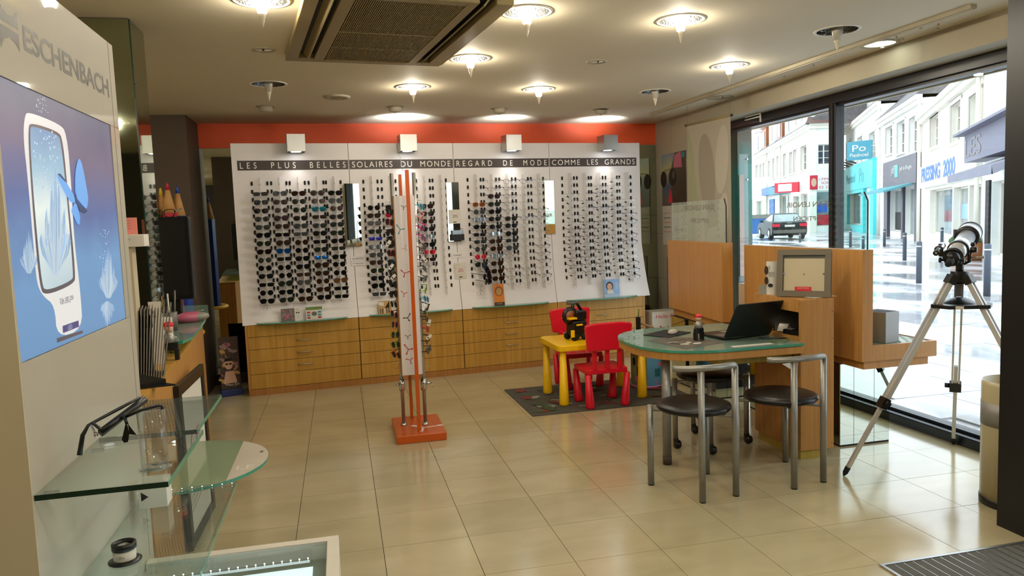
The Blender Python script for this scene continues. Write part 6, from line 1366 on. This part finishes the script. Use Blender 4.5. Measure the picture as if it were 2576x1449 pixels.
b = MB(); b.box(-1.5, 0, -.06, .06, 0, 1.1); s2 = b.build('hanging_sign', 'c_tealp', t, (13.9, -.2, 4.35 + Y0), (0, 0, 1.0)); b = MB(); Xs_ = plane((0, -.07, 0), (1, 0, 0), (0, 0, 1)); text(b, 'Po', -1.15, .5, .8, .38, 0, 0, Xs_); text(b, 'Piednoel', -1.3, .18, 1.1, .22, 0, 0, Xs_); b.build('lettering', 'paper', s2)
for k in range(4):
    b = MB(); b.tube([(1.5 + 1.9 * k, -.2, 4.5 + Y0), (1.7 + 1.9 * k, -.9, 4.75 + Y0)], .05, 6); b.build('sign_lamp', 'black', t)
b = MB(); b.cyl((L, -.1, 0), (L, -.1, H), .08, n=8); b.build('downpipe', 'facade2', t)
# corner estate agent
t, L, H = facade((32.6, 47.0), (34.8, 46.45), 7.4, 'corner_building', 'white corner building with red estate agent sign and brown tiled roof', [(.6, 1.5, 4.65, 6.05)], 'facade', [(.5, 1.95, .3, 2.75)], sills=False, depth=.45)
b = MB(); b.add([(-.4, -.45, H + .1), (2.7, -.45, H + .1), (2.7, 3.0, H + 2.9), (1.6, 3.0, H + 2.9), (2.7, 3.4, H + .1), (.6, 3.4, H + .1)], [(0, 1, 2, 3), (1, 4, 2), (2, 4, 5, 3), (0, 3, 5), (0, 5, 4, 1)]); b.build('roof', 'tileroof', t)
b = MB(); b.box(.05, 2.25, -.12, 0, 2.85 + Y0, 3.95 + Y0); sg = b.build('sign_board', 'facade', t); b = MB(); b.box(-.05, .5, -.15, -.12, 2.9 + Y0, 3.9 + Y0); b.build('shield_panel', 'redsign', sg)
b = MB(); Xs_ = plane((0, -.16, 0), (1, 0, 0), (0, 0, 1)); flat(b, oval(.225, 3.4 + Y0, .19, .3, 18), .0, 0, Xs_); b.build('emblem', 'c_skin', sg)
b = MB(); Xs_ = plane((0, -.13, 0), (1, 0, 0), (0, 0, 1)); text(b, "L'IMMOBILIERE", .6, 3.52 + Y0, 1.6, .2, 0, 0, Xs_); text(b, 'NORMANDE', .75, 3.25 + Y0, 1.3, .2, 0, 0, Xs_); text(b, '02 32 40', .6, 2.95 + Y0, 1.2, .2, 0, 0, Xs_); b.build('lettering', 'redsign', sg)
b = MB(); b.box(.6, 1.85, .22, .235, .4 + Y0, 1.1 + Y0); b.build('window_panel', 'redsign', t); b = MB(); b.box(.6, 1.3, .22, .235, 1.3 + Y0, 1.9 + Y0); b.build('window_screen', 'bluesign', t)
# long left row
t, L, H = facade((44.0, 73.0), (32.6, 47.0), 7.3, 'terrace_building', 'long pale terrace on the far left of the street with dormers and blue shop', [(.51, 2.4, 4.6, 6.4), (3.5, 4.9, 4.58, 6.3), (5.72, 7.0, 4.55, 6.29), (9.3, 10.51, 4.5, 6.24), (11.91, 13.01, 4.48, 6.28), (14.25, 15.3, 4.47, 6.3), (17.61, 19.03, 4.37, 6.23), (20.4, 21.9, 4.39, 6.13), (22.2, 23.6, 4.39, 6.17), (25.2, 27.42, 4.41, 6.16)], 'facade2',
                [(.74, 5.2, .11, 2.6), (9.8, 13.0, .11, 2.6), (15.82, 20.16, .2, 2.8), (22.0, 24.5, .11, 2.6), (25.1, 27.8, .31, 2.7)], roof='slate', depth=.45)
for k, x in enumerate((1.5, 6, 10.5, 15, 19)):
    b = MB(); b.box(x, x + 2.6, -.1, 2.6, H + .2, H + 2.3); dmr = b.build('dormer', 'c_lion' if k % 2 else 'facade', t)
    b = MB(); b.box(x + .7, x + 1.9, -.14, -.1, H + .5, H + 1.9); b.build('pane', 'glass_dark', dmr); b = MB(); b.box(x - .2, x + 2.8, -.4, 2.8, H + 2.3, H + 2.5); b.build('roof_slab', 'facade2', dmr)
b = MB(); b.box(22.2, 28.2, -.15, 4.5, H + .1, H + 2.6); mn = b.build('mansard', 'facade', t)
for x in (23, 25.4):
    b = MB(); b.box(x, x + 1.2, -.18, -.15, H + .6, H + 2.2); b.build('pane', 'glass_dark', mn)
b = MB(); b.box(8.2, 15.0, -.5, 0, 3.0 + Y0, 3.7 + Y0); b.build('shop_fascia', 'blue_door', t); b = MB(); b.box(10, 12.8, -.05, .1, .1 + Y0, 2.6 + Y0); b.build('blue_door', 'blue_door', t)
b = MB(); b.box(15.6, 21.0, -.9, 0, 2.9 + Y0, 3.5 + Y0); b.build('shop_fascia', 'teal_d', t)
b = MB(); b.box(-1.9, 0, -.12, .12, 0, .75); s2 = b.build('hanging_sign', 'redsign', t, (25.5, -.2, 2.85 + Y0), (0, 0, .9)); b = MB(); b.box(-1.6, -.5, -.14, -.12, .1, .65); b.build('sign_face', 'facade', s2)
b = MB(); b.box(-1.7, 0, -.06, .06, 0, .6); b.build('hanging_sign', 'facade', t, (13.6, -.3, 4.0 + Y0), (0, 0, 1.1))
for x in (8.6, 16.4):
    b = MB(); b.cyl((x, -.1, 0), (x, -.1, H), .08, n=8); b.build('downpipe', 'facade2', t)
# nearest shop on the right with awning
t, L, H = facade((17.6, 17.5), (12.6, 10.4), 6.5, 'shop_building', 'white building nearest on the right with grey lettered sign and grey awning', [], 'facade', [(1.2, 2.6, .1, 2.05), (3.2, 6.5, .35, 2.05)])
b = MB(); b.box(.25, 7.5, -.5, 0, 2.62 + Y0, 3.36 + Y0); b.box(.0, 7.5, -.75, 0, 3.36 + Y0, 3.42 + Y0); sg = b.build('sign_board', 'awngrey', t); b = MB(); text(b, 'LES', .45, 2.75 + Y0, 2.1, .48, 0, 0, plane((0, -.51, 0), (1, 0, 0), (0, 0, 1))); b.build('lettering', 'c_brown', sg)
b = MB(); b.add([(2.4, 0, 2.58 + Y0), (7.6, 0, 2.58 + Y0), (7.6, -1.2, 2.22 + Y0), (2.4, -1.2, 2.22 + Y0), (7.6, -1.2, 2.04 + Y0), (2.4, -1.2, 2.04 + Y0), (7.6, -1.18, 2.04 + Y0), (7.6, 0, 2.54 + Y0), (2.4, 0, 2.54 + Y0), (2.4, -1.18, 2.04 + Y0)], [(0, 3, 2, 1), (3, 5, 4, 2), (8, 7, 6, 9), (0, 8, 9, 3), (1, 2, 6, 7)]); b.build('awning', 'awngrey', t)
b = MB(); b.box(.7, 1.15, -.06, 0, 0, 2.1 + Y0); b.build('door_jamb', 'ink', t)
b = MB(); b.cyl((-.3, -.2, 3.1 + Y0), (.35, -.35, 3.2 + Y0), .09, n=12); b.build('wall_camera', 'facade', t)
# bollards
def bollard(x, y, h, lab):
    t = thing('street_bollard', lab, 'bollard', (x, y, GZ), 0, 'grey street bollards')
    b = MB(); b.lathe([(.001, 0), (.055, 0), (.052, h - .03), (.045, h - .005), (.001, h)], 16); b.build('post', 'post', t)
    b = MB(); b.lathe([(.053, h - .12), (.057, h - .12), (.057, h - .09), (.053, h - .09)], 16); b.build('band', 'alu', t)
for x, y, h, lb in ((11.59, 13.05, .86, 'tall grey bollard between board and telescope, second nearest'), (10.76, 10.57, .9, 'nearest grey bollard, right of the telescope barrel'), (16.21, 18.82, .82, 'grey bollard in front of the charcoal shopfront'), (21.3, 22.9, .78, 'grey bollard left of the telescope barrel, before the launderette'),
                    (20.4, 26.7, .75, 'grey bollard just left of the mullion side, before the teal shop'), (19.9, 25.3, .5, 'short grey bollard above the beech board end'), (21.6, 26.2, .7, 'grey bollard before the downpipe of the teal shop'), (22.2, 32.8, .45, 'short grey bollard just right of the parked car'), (16.6, 15.5, .85, 'grey bollard beside the planter at the far right')): bollard(x, y, h, lb)
# planter
t = thing('street_planter', 'round stone planter with clipped green plants by the right shop', 'planter', (17.5, 17.85, GZ)); b = MB(); b.lathe([(.001, 0), (.42, 0), (.48, .5), (.42, .5), (.40, .4), (.001, .4)], 22); b.build('pot', 'c_lion', t)
b = MB()
for k in range(60): b.sphere((rp.uniform(-.42, .42), rp.uniform(-.38, .38), rp.uniform(.48, .64)), .1, 6, 4)
o = b.build('foliage', pm('dark_foliage', '#3d5a35', .8, var=.3, vscale=9), t); o['kind'] = 'stuff'
b = MB(); b.box(-.5, .5, -.02, .02, .62, .88); b.build('board', 'ink', t)
# container bin far left
t = thing('street_container', 'dark green waste container behind the parked car', 'container', (27.3, 44.5, GZ), .9); b = MB(); b.prism([(-.7, 0), (.7, 0), (.8, 1.0), (-.8, 1.0)], -.6, .6, X=plane((0, 0, .15), (1, 0, 0), (0, 0, 1))); b.build('body', 'blue_door', t); b = MB(); b.prism([(-.85, 0), (.85, 0), (.6, .25), (-.6, .25)], -.65, .65, X=plane((0, 0, 1.15), (1, 0, 0), (0, 0, 1))); b.build('lid', 'c_grey', t)
for x in (-.6, .6):
    b = MB(); b.cyl((x, -.5, .1), (x, -.4, .1), .1, n=12); b.build('wheel', 'rubber', t)
# car, rear towards us: local +y is forward
car = thing('parked_car', 'dark saloon car with red tail lights parked in the wet street', 'car', (23.75, 36.0, GZ), math.radians(-22))
M['car'] = pm('dark_metallic_paint', '#101318', .4, spec=.25); M['tail'] = pm('tail_light', '#c41030', .25, emit='#c41030', es=.35)
b = MB(); prof = [(0, .42), (.02, .80), (.10, .95), (.55, 1.0), (1.2, 1.02), (3.5, .98), (4.4, .86), (4.75, .70), (4.80, .40), (4.6, .25), (.2, .25)]
rows = [(-.90, .97), (-.93, .985), (-.93, 1), (.93, 1), (.93, .985), (.90, .97)]
vs = []; 
for x, s in ((-.91, .0), (-.80, .06), (.80, .06), (.91, .0)):
    for y, z in prof: vs.append((x if s == 0 else x, y + (0 if s else .02), z + (.015 if s and z > .8 else 0)))
n = len(prof); fs = [tuple(range(n))[::-1], tuple(range(3 * n, 4 * n))]
for q in range(3):
    for k in range(n): fs.append((q * n + k, q * n + (k + 1) % n, (q + 1) * n + (k + 1) % n, (q + 1) * n + k))
b.add(vs, fs); b.build('body', 'car', car, bevel=.05)
cb = [(.45, 1.0), (1.15, 1.40), (1.6, 1.46), (2.3, 1.45), (3.3, 1.02)]; b = MB()
vs = [(-.80 if z < 1.1 else -.62, y, z) for y, z in cb] + [(.80 if z < 1.1 else .62, y, z) for y, z in cb]
b.add(vs, [(0, 1, 2, 3, 4), (9, 8, 7, 6, 5), (1, 6, 7, 2), (2, 7, 8, 3), (0, 4, 9, 5)]); b.build('cabin', 'car', car)
b = MB(); b.add([(-.76, .44, 1.01), (.76, .44, 1.01), (.60, 1.12, 1.39), (-.60, 1.12, 1.39)], [(0, 1, 2, 3)]); b.add([(-.76, 3.32, 1.01), (.76, 3.32, 1.01), (.60, 2.35, 1.44), (-.60, 2.35, 1.44)], [(3, 2, 1, 0)])
for s in (-1, 1): b.add([(s * .79, .75, 1.03), (s * .79, 3.1, 1.03), (s * .64, 2.25, 1.40), (s * .64, 1.3, 1.38)], [(0, 1, 2, 3)])
b.build('window', 'glass_shop', car)
for s in (-1, 1):
    b = MB(); b.prism([(.50 * s, .74), (.88 * s, .72), (.90 * s, .90), (.52 * s, .88)], -.02, .03, X=plane((0, .02, 0), (1, 0, 0), (0, 0, 1))); b.build('tail_light', 'tail', car)
    for y in (.95, 3.85):
        b = MB(); b.lathe([(.001, -.1), (.31, -.11), (.335, -.06), (.335, .06), (.31, .11), (.001, .1)], 22, X=plane((s * .82, y, .335), (0, 1, 0), (0, 0, 1))); w = b.build('wheel', 'rubber', car); b = MB(); b.lathe([(.001, -.115), (.21, -.116), (.21, .116), (.001, .115)], 18, X=plane((s * .82, y, .335), (0, 1, 0), (0, 0, 1))); b.build('rim', 'alu', w)
    b = MB(); b.sphere((s * .98, 2.9, 1.02), .1, 10, 6, sc=(1, .7, .7)); b.build('mirror', 'car', car)
b = MB(); b.box(-.26, .26, -.04, .0, .72, .83); b.build('number_plate', 'paper', car); b = MB(); b.box(-.85, .85, -.03, .1, .38, .56); b.build('bumper', 'c_grey', car)
b = MB(); 
for k in range(4): b.lathe([(.028, -.004), (.036, -.004), (.036, .004), (.028, .004)], 14, X=plane((-.09 + .06 * k, .02, .92), (1, 0, 0), (0, 0, 1)))
b.build('emblem', 'chrome', car)
